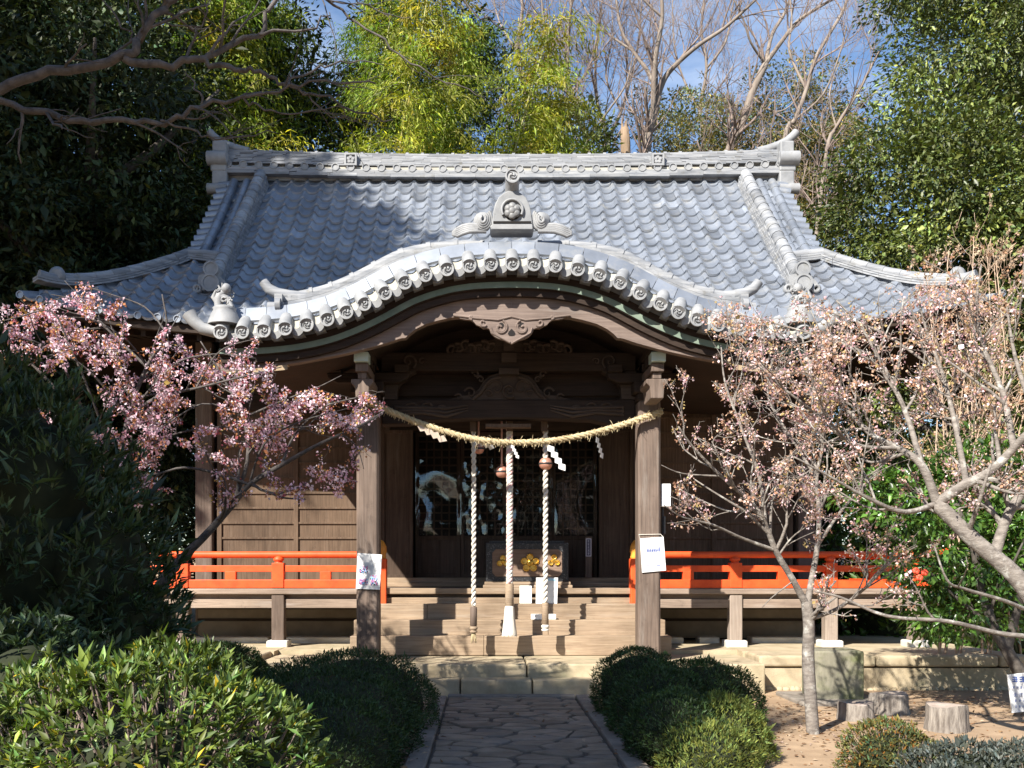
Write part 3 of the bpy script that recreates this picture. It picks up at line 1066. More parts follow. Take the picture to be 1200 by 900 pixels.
for y0, y1 in ((11.37, 11.47),):
    A = [(x, y0, z) for x, z in up_p]
    B = [(x, y0, z + 0.022) for x, z in lo_p]
    B2 = [(x, y0 - 0.018, z + 0.022) for x, z in lo_p]
    Cc = [(x, y0 - 0.018, z) for x, z in lo_p]
    D = [(x, y1, z) for x, z in lo_p]
    E = [(x, y1, z) for x, z in up_p]
    mb.sheet([A, B, B2, Cc, D, E, A], 0, False, True)
    for i in (0, -1):
        mb.add([A[i], Cc[i], D[i], E[i]], [(0, 1, 2, 3) if i else (3, 2, 1, 0)])
mb.box(-0.006, 0.006, 11.362, 11.372, up_p[89][1], lo_p[89][1], 0)
barge = mb.build('barge_board', WOOD_BARGE, porch)
CAPW = mat_noise('bare_cap_wood', (0.30, 0.22, 0.135), (0.42, 0.32, 0.21), 3, 0.6)
for s_ in (-1, 1):       # bare capped ends of the barge board
    mb = MB()
    n0 = 18
    idx = range(0, n0) if s_ < 0 else range(len(bx_u) - n0, len(bx_u))
    fr = [[(up_p[i][0], 11.345, up_p[i][1] - 0.12) for i in idx], [(lo_p[i][0], 11.345, lo_p[i][1] - 0.006) for i in idx], [(lo_p[i][0], 11.48, lo_p[i][1] - 0.006) for i in idx]]
    mb.sheet(fr, 0, False, True)
    e = 0 if s_ < 0 else -1
    x = up_p[e][0] + s_ * 0.004
    mb.box(min(x, x + s_ * .01), max(x, x + s_ * .01), 11.345, 11.48, lo_p[e][1] - 0.006, up_p[e][1] - 0.12)
    mb.build('barge_end_cap', CAPW, porch)


# carved pendant under the point of the gable
def GP(du_, v, y=11.33):
    return Vector((du_ * KB, y, CZ + (668 - v) * KB))


mb = MB()
half = [(0, 404.5), (5, 402), (9, 400), (15, 398.5), (20, 396), (24, 392), (26, 387), (29, 386), (33, 386.5), (37, 384), (41, 382.5), (44, 379), (48, 376.5), (54, 376), (60, 375), (65, 372), (68, 371.5)]
top_h = [(68, 369.0), (40, 366), (0, 364)]
outl = [(-40, 366), (-68, 369)] + [(-a, v) for a, v in half[::-1]] + half[1:] + [(68, 369), (40, 366), (0, 363)]
mb.prism([(a * KB, CZ + (668 - v) * KB) for a, v in outl], 11.30, 11.36)
for s_ in (-1, 1):
    for cxx, cvv, rr, turns in ((13, 386, 9.0, 1.3), (13, 386, 6.5, 1.2), (33, 380, 5.0, 1.0), (47, 373.5, 3.0, 0.9)):
        pts = []
        for q in np.linspace(0.15, 1, 20):
            a = math.pi * 1.2 - q * 2 * math.pi * turns
            pts.append(GP(s_ * (cxx + rr * q * math.cos(a)), cvv - rr * q * math.sin(a), 11.295))
        mb.tube(pts, 0.013, 6)
    mb.tube([GP(s_ * 68, 371.5, 11.295), GP(s_ * 40, 375, 11.295), GP(s_ * 16, 377, 11.295), GP(0, 373, 11.295)], 0.012, 6)
    mb.tube([GP(s_ * 2, 403, 11.295), GP(s_ * 14, 396.5, 11.295), GP(s_ * 22, 392, 11.295), GP(s_ * 24, 386, 11.295)], 0.012, 6)
    mb.lathe([(0.03, 0), (0.03, 0.003), (0.001, 0.003)], tuple(GP(s_ * 12, 383, 11.2995)), 14, 1, 'Y', False)
hrt = [(0, 395.5), (3, 395), (4.5, 393), (3.5, 390.5), (0, 387), (-3.5, 390.5), (-4.5, 393), (-3, 395)]
mb.prism([(a * KB, CZ + (668 - v) * KB) for a, v in hrt], 11.296, 11.31, 1)
mb.build('gable_pendant', [WOOD_BARGE, VOID], porch, bevel=0.006)

# --- posts, brackets, beams of the porch
YP = 12.35
for s_ in (-1, 1):
    xc = -0.014 + s_ * 1.755
    mb = MB()
    h = 0.14
    mb.box(xc - h, xc + h, YP - h, YP + h, 0.40, 3.62)
    post = mb.build('porch_post', WOOD_POST, SH, bevel=0.028, seg=1)
    mb = MB()
    mb.box(xc - 0.2, xc + 0.2, YP - 0.2, YP + 0.2, 0.34, 0.41)
    mb.build('base_stone', STONE, post, bevel=0.02)
    mb = MB()
    mb.box(xc - 0.20, xc + 0.20, YP - 0.20, YP + 0.20, 3.70, 3.84)
    mb.box(xc - 0.15, xc + 0.15, YP - 0.15, YP + 0.15, 3.615, 3.70)
    for q in (-0.42, 0, 0.42):
        mb.box(xc + q - 0.09, xc + q + 0.09, YP - 0.13, YP + 0.13, 3.97, 4.07)
        mb.box(xc - 0.09, xc + 0.09, YP + q - 0.09, YP + q + 0.09, 3.975, 4.075)
    mb.prism([(xc - 0.52, 3.97), (xc - 0.5, 3.90), (xc - 0.38, 3.845), (xc + 0.38, 3.845), (xc + 0.5, 3.90), (xc + 0.52, 3.97)], YP - 0.075, YP + 0.075)
    mb.build('bracket', WOOD_BX, post, bevel=0.012)
    mb = MB()           # beam running back over the post; its bare front end with a copper cap
    mb.box(xc - 0.095, xc + 0.095, 11.62, 15.1, 4.08, 4.27)
    ob = mb.build('porch_purlin', WOOD_BY, SH, bevel=0.01)
    mb = MB()
    c = P(423 if s_ < 0 else 772, 418, 11.5)
    mb.box(c.x - 0.085, c.x + 0.085, 11.50, 11.72, c.z - 0.055, c.z + 0.06)
    mb.build('beam_cap', mat_plain('pale_copper' + str(s_), (0.42, 0.50, 0.43), 0.5), ob, bevel=0.008)
    mb = MB()
    mb.box(c.x - 0.075, c.x + 0.075, 11.56, 12.3, c.z - 0.16, c.z - 0.06)
    mb.box(c.x - 0.05, c.x + 0.05, 11.6, 12.2, c.z - 0.24, c.z - 0.16)
    mb.prism([(c.x - 0.13, c.z - 0.24), (c.x - 0.13, c.z - 0.29), (c.x - 0.085, c.z - 0.33), (c.x - 0.075, c.z - 0.47), (c.x + 0.075, c.z - 0.47),
              (c.x + 0.085, c.z - 0.33), (c.x + 0.13, c.z - 0.29), (c.x + 0.13, c.z - 0.24)], 11.6, 12.1)
    mb.build('beam_bracket', WOOD_POST, ob, bevel=0.01)


def relief_scroll(mb, cx_, cz_, y, r, s_=1, turns=1.4, th=0.02, n=24):
    pts = []
    for q in np.linspace(0.12, 1, n):
        a = math.pi * 0.5 + s_ * q * 2 * math.pi * turns
        pts.append((cx_ + r * q * math.cos(a), y, cz_ + r * q * math.sin(a)))
    mb.tube(pts, [th * (0.6 + 0.4 * k / n) for k in range(n)], 6)


mb = MB()
# lower rainbow beam between the posts
zt = CZ + (668 - 466) * 12.3 / F
zb = CZ + (668 - 491) * 12.3 / F
bl = [(-1.62, zt), (1.60, zt), (1.60, zb - 0.05), (1.25, zb - 0.045), (1.05, zb), (0.5, zb + 0.02), (0, zb + 0.025), (-0.5, zb + 0.02), (-1.05, zb), (-1.27, zb - 0.045), (-1.62, zb - 0.05)]
mb.prism(bl, 12.42, 12.66)
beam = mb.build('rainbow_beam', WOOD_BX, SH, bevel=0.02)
for s_ in (-1, 1):
    mb = MB()
    for q, (dx, dz, r) in enumerate(((1.25, 0.0, 0.10), (1.05, 0.02, 0.08), (0.86, -0.01, 0.075), (1.4, -0.02, 0.07))):
        relief_scroll(mb, s_ * dx, (zt + zb) / 2 + dz, 12.415, r, s_, 1.2, 0.018)
    for k in range(3):
        mb.tube([(s_ * 1.45, 12.415, zb + 0.07 + 0.05 * k), (s_ * 1.1, 12.413, zb + 0.10 + 0.03 * k), (s_ * 0.8, 12.413, zb + 0.05 + 0.05 * k), (s_ * 0.52, 12.415, zb + 0.13 + 0.03 * k)],
                [0.02, 0.026, 0.024, 0.008], 6)
    mb.build('beam_carving', WOOD_CV, beam)
mb = MB()
mb.box(-0.30, 0.28, 12.5, 12.64, zb - 0.075, zb - 0.03)
for dx in (-0.47, 0.0, 0.45):
    mb.box(dx - 0.03, dx + 0.05, 12.64, 12.75, zb - 0.1, zb + 0.06)
mb.build('rope_batten', WOOD_WALL, beam)

# frog-leg strut
mb = MB()
Kf = 12.3 / F
fl = [(0, 433), (12, 434), (22, 437), (30, 443), (36, 453), (44, 460), (56, 461), (66, 464), (76, 466.5)]
out = [(-a, v) for a, v in fl[::-1]] + fl[1:]
mb.prism([(a * Kf, CZ + (668 - v) * Kf) for a, v in out], 12.46, 12.6)
for s_ in (-1, 1):
    for cxx, cvv, r in ((46, 458, 0.08), (60, 463, 0.05), (34, 442, 0.05), (40, 436, 0.05), (15, 452, 0.11), (24, 459, 0.06)):
        relief_scroll(mb, s_ * cxx * Kf, CZ + (668 - cvv) * Kf, 12.45, r, -s_, 1.2, 0.016)
    mb.tube([(s_ * a * Kf, 12.45, CZ + (668 - v - 1) * Kf) for a, v in ((10, 438), (22, 441), (28, 447), (34, 457), (44, 465))], 0.026, 7)
relief_scroll(mb, 0, CZ + (668 - 455) * Kf, 12.44, 0.10, 1, 1.6, 0.022)
mb.build('frog_leg_strut', WOOD_CV, SH)
# upper beam with arms that turn down on to the brackets
zt2, zb2 = CZ + (668 - 411) * Kf, CZ + (668 - 433) * Kf
mb = MB()
mb.prism([(-1.62, zt2), (1.6, zt2), (1.6, zb2), (-1.62, zb2)], 12.38, 12.6)
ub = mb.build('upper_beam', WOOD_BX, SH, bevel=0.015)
mb = MB()
for s_ in (-1, 1):
    ar = [(110, 433), (118, 437), (122, 442), (128, 446), (132, 452), (133, 466), (150, 466), (150, 433)]
    mb.prism([(s_ * a * Kf, CZ + (668 - v) * Kf) for a, v in ar], 12.41, 12.58)
    relief_scroll(mb, s_ * 1.27, (zt2 + zb2) / 2, 12.37, 0.1, s_, 1.4, 0.018)
    relief_scroll(mb, s_ * 1.1, (zt2 + zb2) / 2, 12.37, 0.05, s_, 1.2, 0.014)
    for k in range(7):      # wave carving standing on the beam
        relief_scroll(mb, s_ * (0.22 + 0.085 * k), zt2 + 0.05 + 0.03 * math.sin(k * 1.9), 12.40, 0.075, s_ * (-1) ** k, 1.1, 0.024)
mb.prism([(-0.75, zt2 + 0.0), (-0.7, zt2 + 0.1), (-0.5, zt2 + 0.13), (0, zt2 + 0.2), (0.5, zt2 + 0.13), (0.7, zt2 + 0.1), (0.75, zt2)], 12.43, 12.55)
mb.box(-0.10, 0.09, 12.33, 12.5, zt2 - 0.14, zt2 - 0.02)
mb.box(-0.13, 0.12, 12.32, 12.5, zb2 - 0.05, zb2 + 0.02)
mb.box(-0.07, 0.06, 12.34, 12.5, zt2 - 0.0, zt2 + 0.12)
mb.build('beam_carving', WOOD_CV, ub)
mb = MB()
mb.box(-1.7, 1.7, 12.7, 12.78, zt - 0.02, 4.72)
mb.box(-1.66, 1.66, 12.64, 12.70, CZ + (668 - 458) * Kf, CZ + (668 - 446) * Kf)
mb.build('gable_board', WOOD_BX, SH)

# --- hall walls
YW = 15.14
mb = MB()
mb.box(-4.6, 4.6, 15.3, 18.9, 0.42, 5.6)
mb.build('hall_core', VOID, SH)
for s_ in (-1, 1):
    # shutters between the corner post and the porch wall
    mb = MB()
    x0, x1 = 1.98, 4.44
    mb.box(min(s_ * x0, s_ * x1), max(s_ * x0, s_ * x1), YW, YW + 0.14, 0.45, 4.9, 0)
    shut = mb.build('wall_boarding', WOOD_WALL, SH)
    mb = MB()
    k = 0
    z = 1.28
    while z < 4.0:
        mb.box(min(s_ * x0, s_ * x1), max(s_ * x0, s_ * x1), YW - 0.022, YW, z, z + 0.032)
        z += 0.232
    mb.build('wall_batten', WOOD_WALL, shut, bevel=0.004)
    mb = MB()
    for q in (4.40, 3.22, 2.02):
        mb.box(s_ * q - 0.035, s_ * q + 0.035, YW - 0.032, YW, 1.26, 4.0)
    mb.build('wall_stile', WOOD_WALL, shut, bevel=0.004)
    mb = MB()
    mb.box(s_ * 4.62 - 0.13, s_ * 4.62 + 0.13, YW - 0.11, YW + 0.14, 0.46, 5.0)
    mb.build('corner_post', WOOD_POST, SH, bevel=0.02)
    mb = MB()
    mb.box(min(s_ * 1.7, s_ * 4.75), max(s_ * 1.7, s_ * 4.75), YW - 0.09, YW + 0.1, 3.95, 4.2)
    mb.box(min(s_ * 1.7, s_ * 4.75), max(s_ * 1.7, s_ * 4.75), YW - 0.07, YW + 0.1, 4.6, 4.8)
    mb.build('head_beam', WOOD_BX, SH, bevel=0.01)
    mb = MB()           # inner posts flanking the doors
    mb.box(s_ * 1.87 - 0.12, s_ * 1.87 + 0.12, YW - 0.12, YW + 0.12, 1.24, 5.0)
    mb.build('door_post', WOOD_BZ, SH, bevel=0.02)
    # open folded-back door leaf standing in front of the wall
    xa, xb = (-1.875, -1.40) if s_ < 0 else (1.42, 1.93)
    mb = MB()
    zb_, zt_ = 1.385, 3.62
    mb.box(xa, xb, 14.88, 14.92, zb_, zt_)
    leafd = mb.build('door_leaf', WOOD_BZ, SH)
    mb = MB()
    f = 0.045
    mb.box(xa, xa + f, 14.855, 14.88, zb_, zt_)
    mb.box(xb - f, xb, 14.855, 14.88, zb_, zt_)
    mb.box(xa + f, xb - f, 14.857, 14.88, zb_, zb_ + f)
    mb.box(xa + f, xb - f, 14.857, 14.88, zt_ - f, zt_)
    mb.build('leaf_frame', WOOD_BZ, leafd, bevel=0.004)

# sill, lintel and the four lattice doors
mb = MB()
mb.box(-1.95, 1.95, 14.84, 15.1, 1.245, 1.385)
mb.box(-1.95, 1.95, 14.7, 14.84, 1.245, 1.31)
mb.build('door_sill', WOOD_STEP, SH, bevel=0.012)
mb = MB()
mb.box(-1.98, 1.98, YW - 0.1, YW + 0.1, 3.63, 3.9)
mb.box(-1.98, 1.98, YW - 0.02, YW + 0.1, 3.9, 5.2)
mb.build('lintel', WOOD_BX, SH, bevel=0.01)
xd = [-1.385, -0.685, 0.02, 0.72, 1.42]
for i in range(4):
    x0, x1 = xd[i] + 0.004, xd[i + 1] - 0.004
    yd = YW - 0.06 + (0.03 if i in (0, 3) else 0)
    zl = 2.02            # lattice starts here
    mb = MB()
    f = 0.055
    mb.box(x0, x0 + f, yd, yd + 0.045, 1.385, 3.62)
    mb.box(x1 - f, x1, yd, yd + 0.045, 1.385, 3.62)
    for z in (1.387, zl - 0.05, 3.56):
        mb.box(x0 + f, x1 - f, yd + 0.002, yd + 0.043, z, z + 0.058)
    door = mb.build('lattice_door', WOOD_DARK, SH, bevel=0.004)
    mb = MB()
    mb.box(x0 + f, x1 - f, yd + 0.02, yd + 0.034, 1.44, zl - 0.05)
    mb.box((x0 + x1) / 2 - 0.02, (x0 + x1) / 2 + 0.02, yd + 0.008, yd + 0.02, 1.445, zl - 0.05)
    mb.build('door_panel', WOOD_DARK, door)
    mb = MB()
    n = 5
    w = (x1 - x0 - 2 * f)
    for k in range(1, n + 0):
        xx = x0 + f + w * k / n
        mb.box(xx - 0.013, xx + 0.013, yd + 0.01, yd + 0.034, zl, 3.56)
    z = zl + 0.118
    while z < 3.55:
        mb.box(x0 + f, x1 - f, yd + 0.012, yd + 0.032, z - 0.012, z + 0.012)
        z += 0.122
    mb.build('lattice', WOOD_BZ, door)
    mb = MB()
    mb.box(x0 + f, x1 - f, yd + 0.04, yd + 0.044, zl, 3.56)
    mb.build('door_backing', VOID, door)

# --- floor, wooden steps, veranda, railing
mb = MB()
mb.box(-5.95, 5.95, 13.74, 15.2, 1.16, 1.24)
floor = mb.build('veranda_floor', WOOD_FLOOR, SH, bevel=0.012)
for sgn, xa, xb in ((-1, 2.02, 5.9), (1, 2.06, 5.9)):
    mb = MB()
    mb.box(min(sgn * xa, sgn * xb), max(sgn * xa, sgn * xb), 13.80, 13.92, 0.965, 1.09)
    mb.box(sgn * 5.84 - 0.06, sgn * 5.84 + 0.06, 13.925, 18, 1.0, 1.157)
    mb.build('veranda_beam', WOOD_FLOOR, SH, bevel=0.008)
mb = MB()
mb.box(-5.77, 5.77, 13.86, 13.98, 1.09, 1.158)
mb.build('veranda_beam', WOOD_FLOOR, SH, bevel=0.008)
for s_ in (-1, 1):
    mb = MB()
    mb.box(min(s_ * 4.75, s_ * 5.95), max(s_ * 4.75, s_ * 5.95), 15.2, 18.4, 1.165, 1.24)
    mb.build('side_veranda_floor', WOOD_FLOOR, SH)
mb = MB()
mb.box(-4.7, 4.7, 15.02, 15.12, 0.46, 0.98)
mb.build('underfloor_wall', mat_noise('underfloor_plaster', (0.19, 0.15, 0.11), (0.28, 0.23, 0.17), 3, 0.9), SH)
mb = MB()
mb.box(-4.7, 4.7, 14.98, 15.03, 0.90, 1.16)
mb.box(-4.7, 4.7, 14.99, 15.025, 0.72, 0.76)
mb.build('underfloor_board', WOOD_BX, SH)
for x0, x1 in ((-4.7, -3.5), (-3.4, -2.2), (2.3, 2.62), (2.85, 3.15), (3.62, 4.72)):
    mb = MB()
    mb.box(x0, x1, 14.45, 14.75, 0.40, 0.51)
    mb.build('ground_sill_stone', STONE_W, SH, bevel=0.02)
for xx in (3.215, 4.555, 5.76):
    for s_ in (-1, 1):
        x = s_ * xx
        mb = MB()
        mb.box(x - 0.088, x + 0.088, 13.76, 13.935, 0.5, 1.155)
        vp = mb.build('veranda_post', WOOD_POST if s_ < 0 else mat_wood('baked_sun_post_wood', (0.24, 0.19, 0.155), (0.38, 0.32, 0.27), 'Z') if 'baked_sun_post_wood' not in MATS else MATS['baked_sun_post_wood'], SH, bevel=0.012)  # right posts get a paler wood with the sunlight put into its colour
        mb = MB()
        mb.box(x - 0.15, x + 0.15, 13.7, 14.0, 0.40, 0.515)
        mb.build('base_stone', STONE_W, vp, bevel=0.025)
for xx, yy in ((5.0, 16.2), (5.35, 17.2), (5.8, 16.6), (4.62, 16.2), (4.62, 17.5), (-4.62, 16.5), (-5.8, 16.5)):
    mb = MB()
    mb.box(xx - 0.11, xx + 0.11, yy - 0.11, yy + 0.11, 0.42, 1.17)
    mb.build('underfloor_post', WOOD_BZ, SH)

steps = [(13.02, 0.365, 0.622, -2.10, 2.17), (13.25, 0.4, 0.825, -2.08, 2.13), (13.48, 0.4, 1.035, -2.05, 2.10)]
for i, (y, z0, z1, xa, xb) in enumerate(steps):
    mb = MB()
    cut = [xa, (-0.32, 0.55, -1.1)[i], xb]
    for a, b_ in zip(cut, cut[1:]):
        mb.box(a + 0.001, b_ - 0.002, y, 13.86 if i < 2 else 13.84, z0, z1 + (0.002 if a > xa else 0))
    mb.build('wooden_step', WOOD_STEP, SH, bevel=0.01)
mb = MB()
mb.box(-2.03, 2.07, 13.72, 13.80, 1.03, 1.115)
mb.build('floor_edge_beam', WOOD_STEP, SH, bevel=0.006)
mb = MB()
mb.box(-2.0, 2.05, 13.69, 13.80, 1.165, 1.246)
mb.build('floor_nosing', WOOD_STEP, SH, bevel=0.01)

for s_ in (-1, 1):
    yr = 13.83
    rail = None
    mb = MB()
    xa, xb = 1.92, 5.82
    lo, hi = min(s_ * xa, s_ * xb), max(s_ * xa, s_ * xb)
    mb.box(lo, hi, yr - 0.06, yr + 0.06, 1.245, 1.365)
    ex = s_ * xb
    mb.prism([(ex, 1.246), (ex + s_ * 0.42, 1.246), (ex + s_ * 0.36, 1.29), (ex + s_ * 0.25, 1.33), (ex, 1.362)], yr - 0.055, yr + 0.055)
    mb.box(s_ * xb - 0.06, s_ * xb + 0.06, yr + 0.06, 18.4, 1.246, 1.36)
    rail = mb.build('railing', RED, SH, bevel=0.008)
    mb = MB()
    mb.box(lo - (0.3 if s_ < 0 else 0), hi + (0.3 if s_ > 0 else 0), yr - 0.045, yr + 0.045, 1.475, 1.565)
    mb.box(s_ * xb - 0.045, s_ * xb + 0.045, yr + 0.06, 18.4, 1.476, 1.562)
    mb.build('middle_rail', RED, rail, bevel=0.006)
    mb = MB()
    mb.tube([(s_ * xa, yr, 1.715), (s_ * 4.0, yr, 1.715), (s_ * 5.9, yr, 1.72), (s_ * 6.25, yr, 1.77)], 0.048, 14)
    mb.tube([(s_ * xb, yr - 0.3, 1.76), (s_ * xb, yr + 0.1, 1.715), (s_ * xb, 18.4, 1.715)], 0.045, 12)
    mb.build('top_rail', RED, rail)
    for xx in (3.215, 4.555, 5.82):
        x = s_ * xx
        mb = MB()
        mb.box(x - 0.083, x + 0.083, yr - 0.075, yr + 0.075, 1.25, 1.60)
        mb.lathe([(0.062, 0), (0.05, 0.018), (0.075, 0.035), (0.075, 0.06), (0.055, 0.085), (0.04, 0.1)], (x, yr, 1.60), 12)
        mb.build('rail_post', RED, rail, bevel=0.006)
    for xx in (2.55, 3.885, 5.17):
        x = s_ * xx
        mb = MB()
        mb.box(x - 0.075, x + 0.075, yr - 0.05, yr + 0.05, 1.36, 1.48)
        mb.build('rail_strut', RED, rail, bevel=0.005)
    # newel beside the stairs
    x = -1.765 if s_ < 0 else 1.80
    mb = MB()
    mb.box(x - 0.085, x + 0.085, 13.62, 13.80, 0.9, 1.66)
    nw = mb.build('newel_post', RED, rail, bevel=0.012)
    mb = MB()
    mb.lathe([(0.07, 0), (0.08, 0.02), (0.07, 0.05), (0.085, 0.1), (0.08, 0.17), (0.05, 0.23), (0.02, 0.26)], (x, 13.71, 1.66), 14)
    mb.build('newel_cap', mat_noise('newel_cap_paint%d' % s_, (0.62, 0.22, 0.03), (0.78, 0.36, 0.06), 5, 0.4), nw)
# ------------------------------------------------------------------ things at the porch
BX = thing('offering_box', (0.3, 14.1, 1.24), 'wooden offering box with speckled black border and three gilt crests', 'offering box')
mb = MB()
bx0, bx1, byf = -0.29, 0.865, 13.84
zb_, zt_ = 1.335, 1.885
mb.box(bx0 - 0.005, bx1 + 0.005, byf, byf + 0.75, zb_, zt_)
mb.build('box_body', SPECK, BX, bevel=0.01)
mb = MB()
ch = 0.05
x0, x1, z0, z1 = bx0 + 0.085, bx1 - 0.085, zb_ + 0.075, zt_ - 0.09
mb.prism([(x0 + ch, z0), (x1 - ch, z0), (x1, z0 + ch), (x1, z1 - ch), (x1 - ch, z1), (x0 + ch, z1), (x0, z1 - ch), (x0, z0 + ch)], byf - 0.014, byf + 0.01)
mb.build('front_panel', mat_wood('box_panel_wood', (0.17, 0.115, 0.085), (0.29, 0.205, 0.155), 'X'), BX, bevel=0.006)
mb = MB()
mb.box(bx0 - 0.045, bx1 + 0.06, byf - 0.05, byf + 0.8, 1.245, 1.29)
mb.box(bx0 - 0.025, bx1 + 0.035, byf - 0.03, byf + 0.78, 1.29, zb_)
mb.build('box_base', WOOD_STEP, BX, bevel=0.01)
mb = MB()
for k in range(8):
    mb.box(bx0 + 0.05, bx1 - 0.05, byf + 0.06 + k * 0.085, byf + 0.10 + k * 0.085, zt_, zt_ + 0.03)
mb.build('top_slat', SPECK, BX)


def crest(lobes, r, px, pz, lr, core):
    m = MB()
    y = byf - 0.014
    for k in range(lobes):
        a = math.pi / 2 + 2 * math.pi * k / lobes
        cx_, cz_ = px + r * math.cos(a), pz + r * math.sin(a)
        m.lathe([(lr, -0.004), (lr, 0.010), (lr * 0.72, 0.018), (lr * 0.55, 0.008)], (cx_, y, cz_), 14, 0, 'Y')
        for q in range(5):
            b_ = a + (q - 2) * 0.7
            m.lathe([(lr * 0.3, 0.0), (lr * 0.3, 0.018), (lr * 0.1, 0.026)], (cx_ + lr * 0.75 * math.cos(b_), y, cz_ + lr * 0.75 * math.sin(b_)), 8, 0, 'Y')
    m.lathe([(core, 0.0), (core, 0.018), (core * 0.5, 0.028)], (px, y, pz), 12, 0, 'Y')
    m.build('gilt_crest', GOLD, BX)


crest(3, 0.052, -0.055, 1.62, 0.042, 0.026)
crest(5, 0.085, 0.325, 1.60, 0.05, 0.045)
crest(3, 0.052, 0.665, 1.63, 0.042, 0.026)


def glyphs(m, x0, z0, x1, z1, y, n, mi=0, seed=0, vertical=True, th=0.12):
    """Small written characters as groups of strokes, too small in the photograph to read."""
    rg = random.Random(seed)
    w, h = x1 - x0, z1 - z0
    for i in range(n):
        if vertical:
            cx_, cz_, s = (x0 + x1) / 2, z1 - h * (i + 0.5) / n, min(w, h / n) * 0.82
        else:
            cx_, cz_, s = x0 + w * (i + 0.5) / n, (z0 + z1) / 2, min(h, w / n) * 0.82
        t = s * th
        for k in range(3):
            zz = cz_ + s * (-0.38 + 0.36 * k)
            ww = s * rg.uniform(0.28, 0.48)
            m.box(cx_ - ww, cx_ + ww, y - 0.0015, y, zz - t / 2, zz + t / 2, mi)
        for k in range(rg.choice((1, 2))):
            xx = cx_ + s * rg.uniform(-0.3, 0.3)
            m.box(xx - t / 2, xx + t / 2, y - 0.003, y - 0.0016, cz_ - s * 0.45, cz_ + s * 0.45, mi)


# wooden plaque to the right of the box
PQ = thing('wooden_plaque', (1.42, 14.8, 1.385), 'narrow upright wooden plaque with a dark lettered plate, right of the offering box', 'plaque')
mb = MB()
a, c = P(686, 677, 14.8), P(693.5, 629, 14.8)
mb.box(a.x, c.x, 14.79, 14.82, 1.385, c.z)
mb.build('plaque_board', WOOD_POST, PQ, bevel=0.004)
mb = MB()
a2, c2 = P(686.5, 652, 14.78), P(693, 631, 14.78)
mb.box(a2.x, c2.x, 14.782, 14.79, a2.z, c2.z, 0)
mb.box(a2.x + .012, c2.x - .012, 14.780, 14.782, a2.z + 0.012, c2.z - 0.012, 1)
glyphs(mb, a2.x + .02, a2.z + .02, c2.x - .02, c2.z - .02, 14.7795, 5, 0, 4)
mb.build('lettered_plate', [INK_PALE, INK_NAVY], PQ)


def paper_board(name, corners, y, th, label, cat, seed):
    """A sheet given by its four corners (photograph pixels at distance y) with thickness."""
    m = MB()
    p = [P(u, v, y) for u, v in corners]
    f = [Vector(q) for q in p]
    bk = [Vector((q.x, q.y + th, q.z)) for q in p]
    m.add(f + bk, [(0, 1, 2, 3), (7, 6, 5, 4), (0, 4, 5, 1), (1, 5, 6, 2), (2, 6, 7, 3), (3, 7, 4, 0)])
    return m, f


# notice on the left post
N1 = thing('notice_sheet', P(432, 690, 12.17), 'white notice with small colour pictures hung on the left porch post', 'notice')
mb, f = paper_board('notice', [(417, 690), (445, 691), (447.5, 650), (419, 648)], 12.19, 0.012, '', '', 1)
mb.build('sheet', PAPER, N1)


def pict(x0, x1, v0, v1, seed, y=12.188, parent=N1):
    rg = random.Random(seed)
    m = MB()
    nx, nz = 9, 7
    a, c = P(x0, v1, y), P(x1, v0, y)
    for i in range(nx):
        for j in range(nz):
            w, h = (c.x - a.x) / nx, (c.z - a.z) / nz
            mi = rg.choice((0, 1, 1, 2, 3)) if j < nz * 0.6 else rg.choice((3, 1, 1, 3))
            if rg.random() < 0.15:
                continue
            m.box(a.x + i * w, a.x + (i + 1) * w, y - 0.002, y, a.z + j * h, a.z + (j + 1) * h, mi)
    m.build('printed_picture', [INK_DARK, INK_PINK, INK_BLUE, PLAST_BLUE], parent)


pict(421, 431, 663, 671.5, 1)
pict(420, 431, 678, 685, 2)
pict(434, 442.5, 674, 686, 3)
# notice on the right post
N2 = thing('notice_sheet', P(765, 670, 12.17), 'white notice with one line of blue script tied to the right porch post', 'notice')
mb, f = paper_board('notice', [(752.5, 671), (780.5, 668.5), (777.5, 629), (750, 631)], 12.19, 0.012, '', '', 1)
mb.build('sheet', PAPER, N2)
mb = MB()
for i in range(8):
    a = P(758.5 + i * 2.1, 645.5 - i * 0.15, 12.187)
    for k in range(3):
        mb.box(a.x - 0.009 + 0.005 * k, a.x - 0.004 + 0.005 * k, 12.186, 12.188, a.z - 0.012 * (1 + (i * 7 + k) % 2), a.z + 0.012 * (1 + (i * 5 + k) % 3) * (1.5 if i > 6 else 0.8))
a, c = P(757, 663, 12.187), P(775, 662, 12.187)
for k in range(3):
    w = (c.x - a.x) / 3
    mb.box(a.x + k * w, a.x + (k + 0.8) * w, 12.186, 12.188, a.z - 0.004, a.z + 0.006, (1, 2, 0)[k])
mb.build('printed_line', [INK_BLUE, INK_PINK, PLAST_BLUE], N2)
mb = MB()
a, c = P(750, 631, 12.19), P(777, 629, 12.19)
mb.tube([a, P(748.5, 626.5, 12.2), P(774, 626, 12.2), c], 0.004, 6)
mb.build('tie_string', ROPE, N2)
# tag and lamp on a bracket at the side of the right post
T1 = thing('post_tag', P(776, 630, 12.4), 'small white box above a thin black rod on the right side of the right post', 'tag')
mb = MB()
a, c = P(773.2, 594, 12.35), P(785, 567.5, 12.35)
mb.box(a.x + 0.006, c.x, 12.28, 12.36, a.z, c.z)
mb.build('white_box', PAPER, T1, bevel=0.008)
mb = MB()
a, c = P(776.5, 631, 12.35), P(776.5, 594, 12.35)
mb.tube([a, c], 0.013, 8)
mb.tube([P(778, 626, 12.35), P(778, 605, 12.35)], 0.022, 8)
mb.build('rod', BLACK, T1)

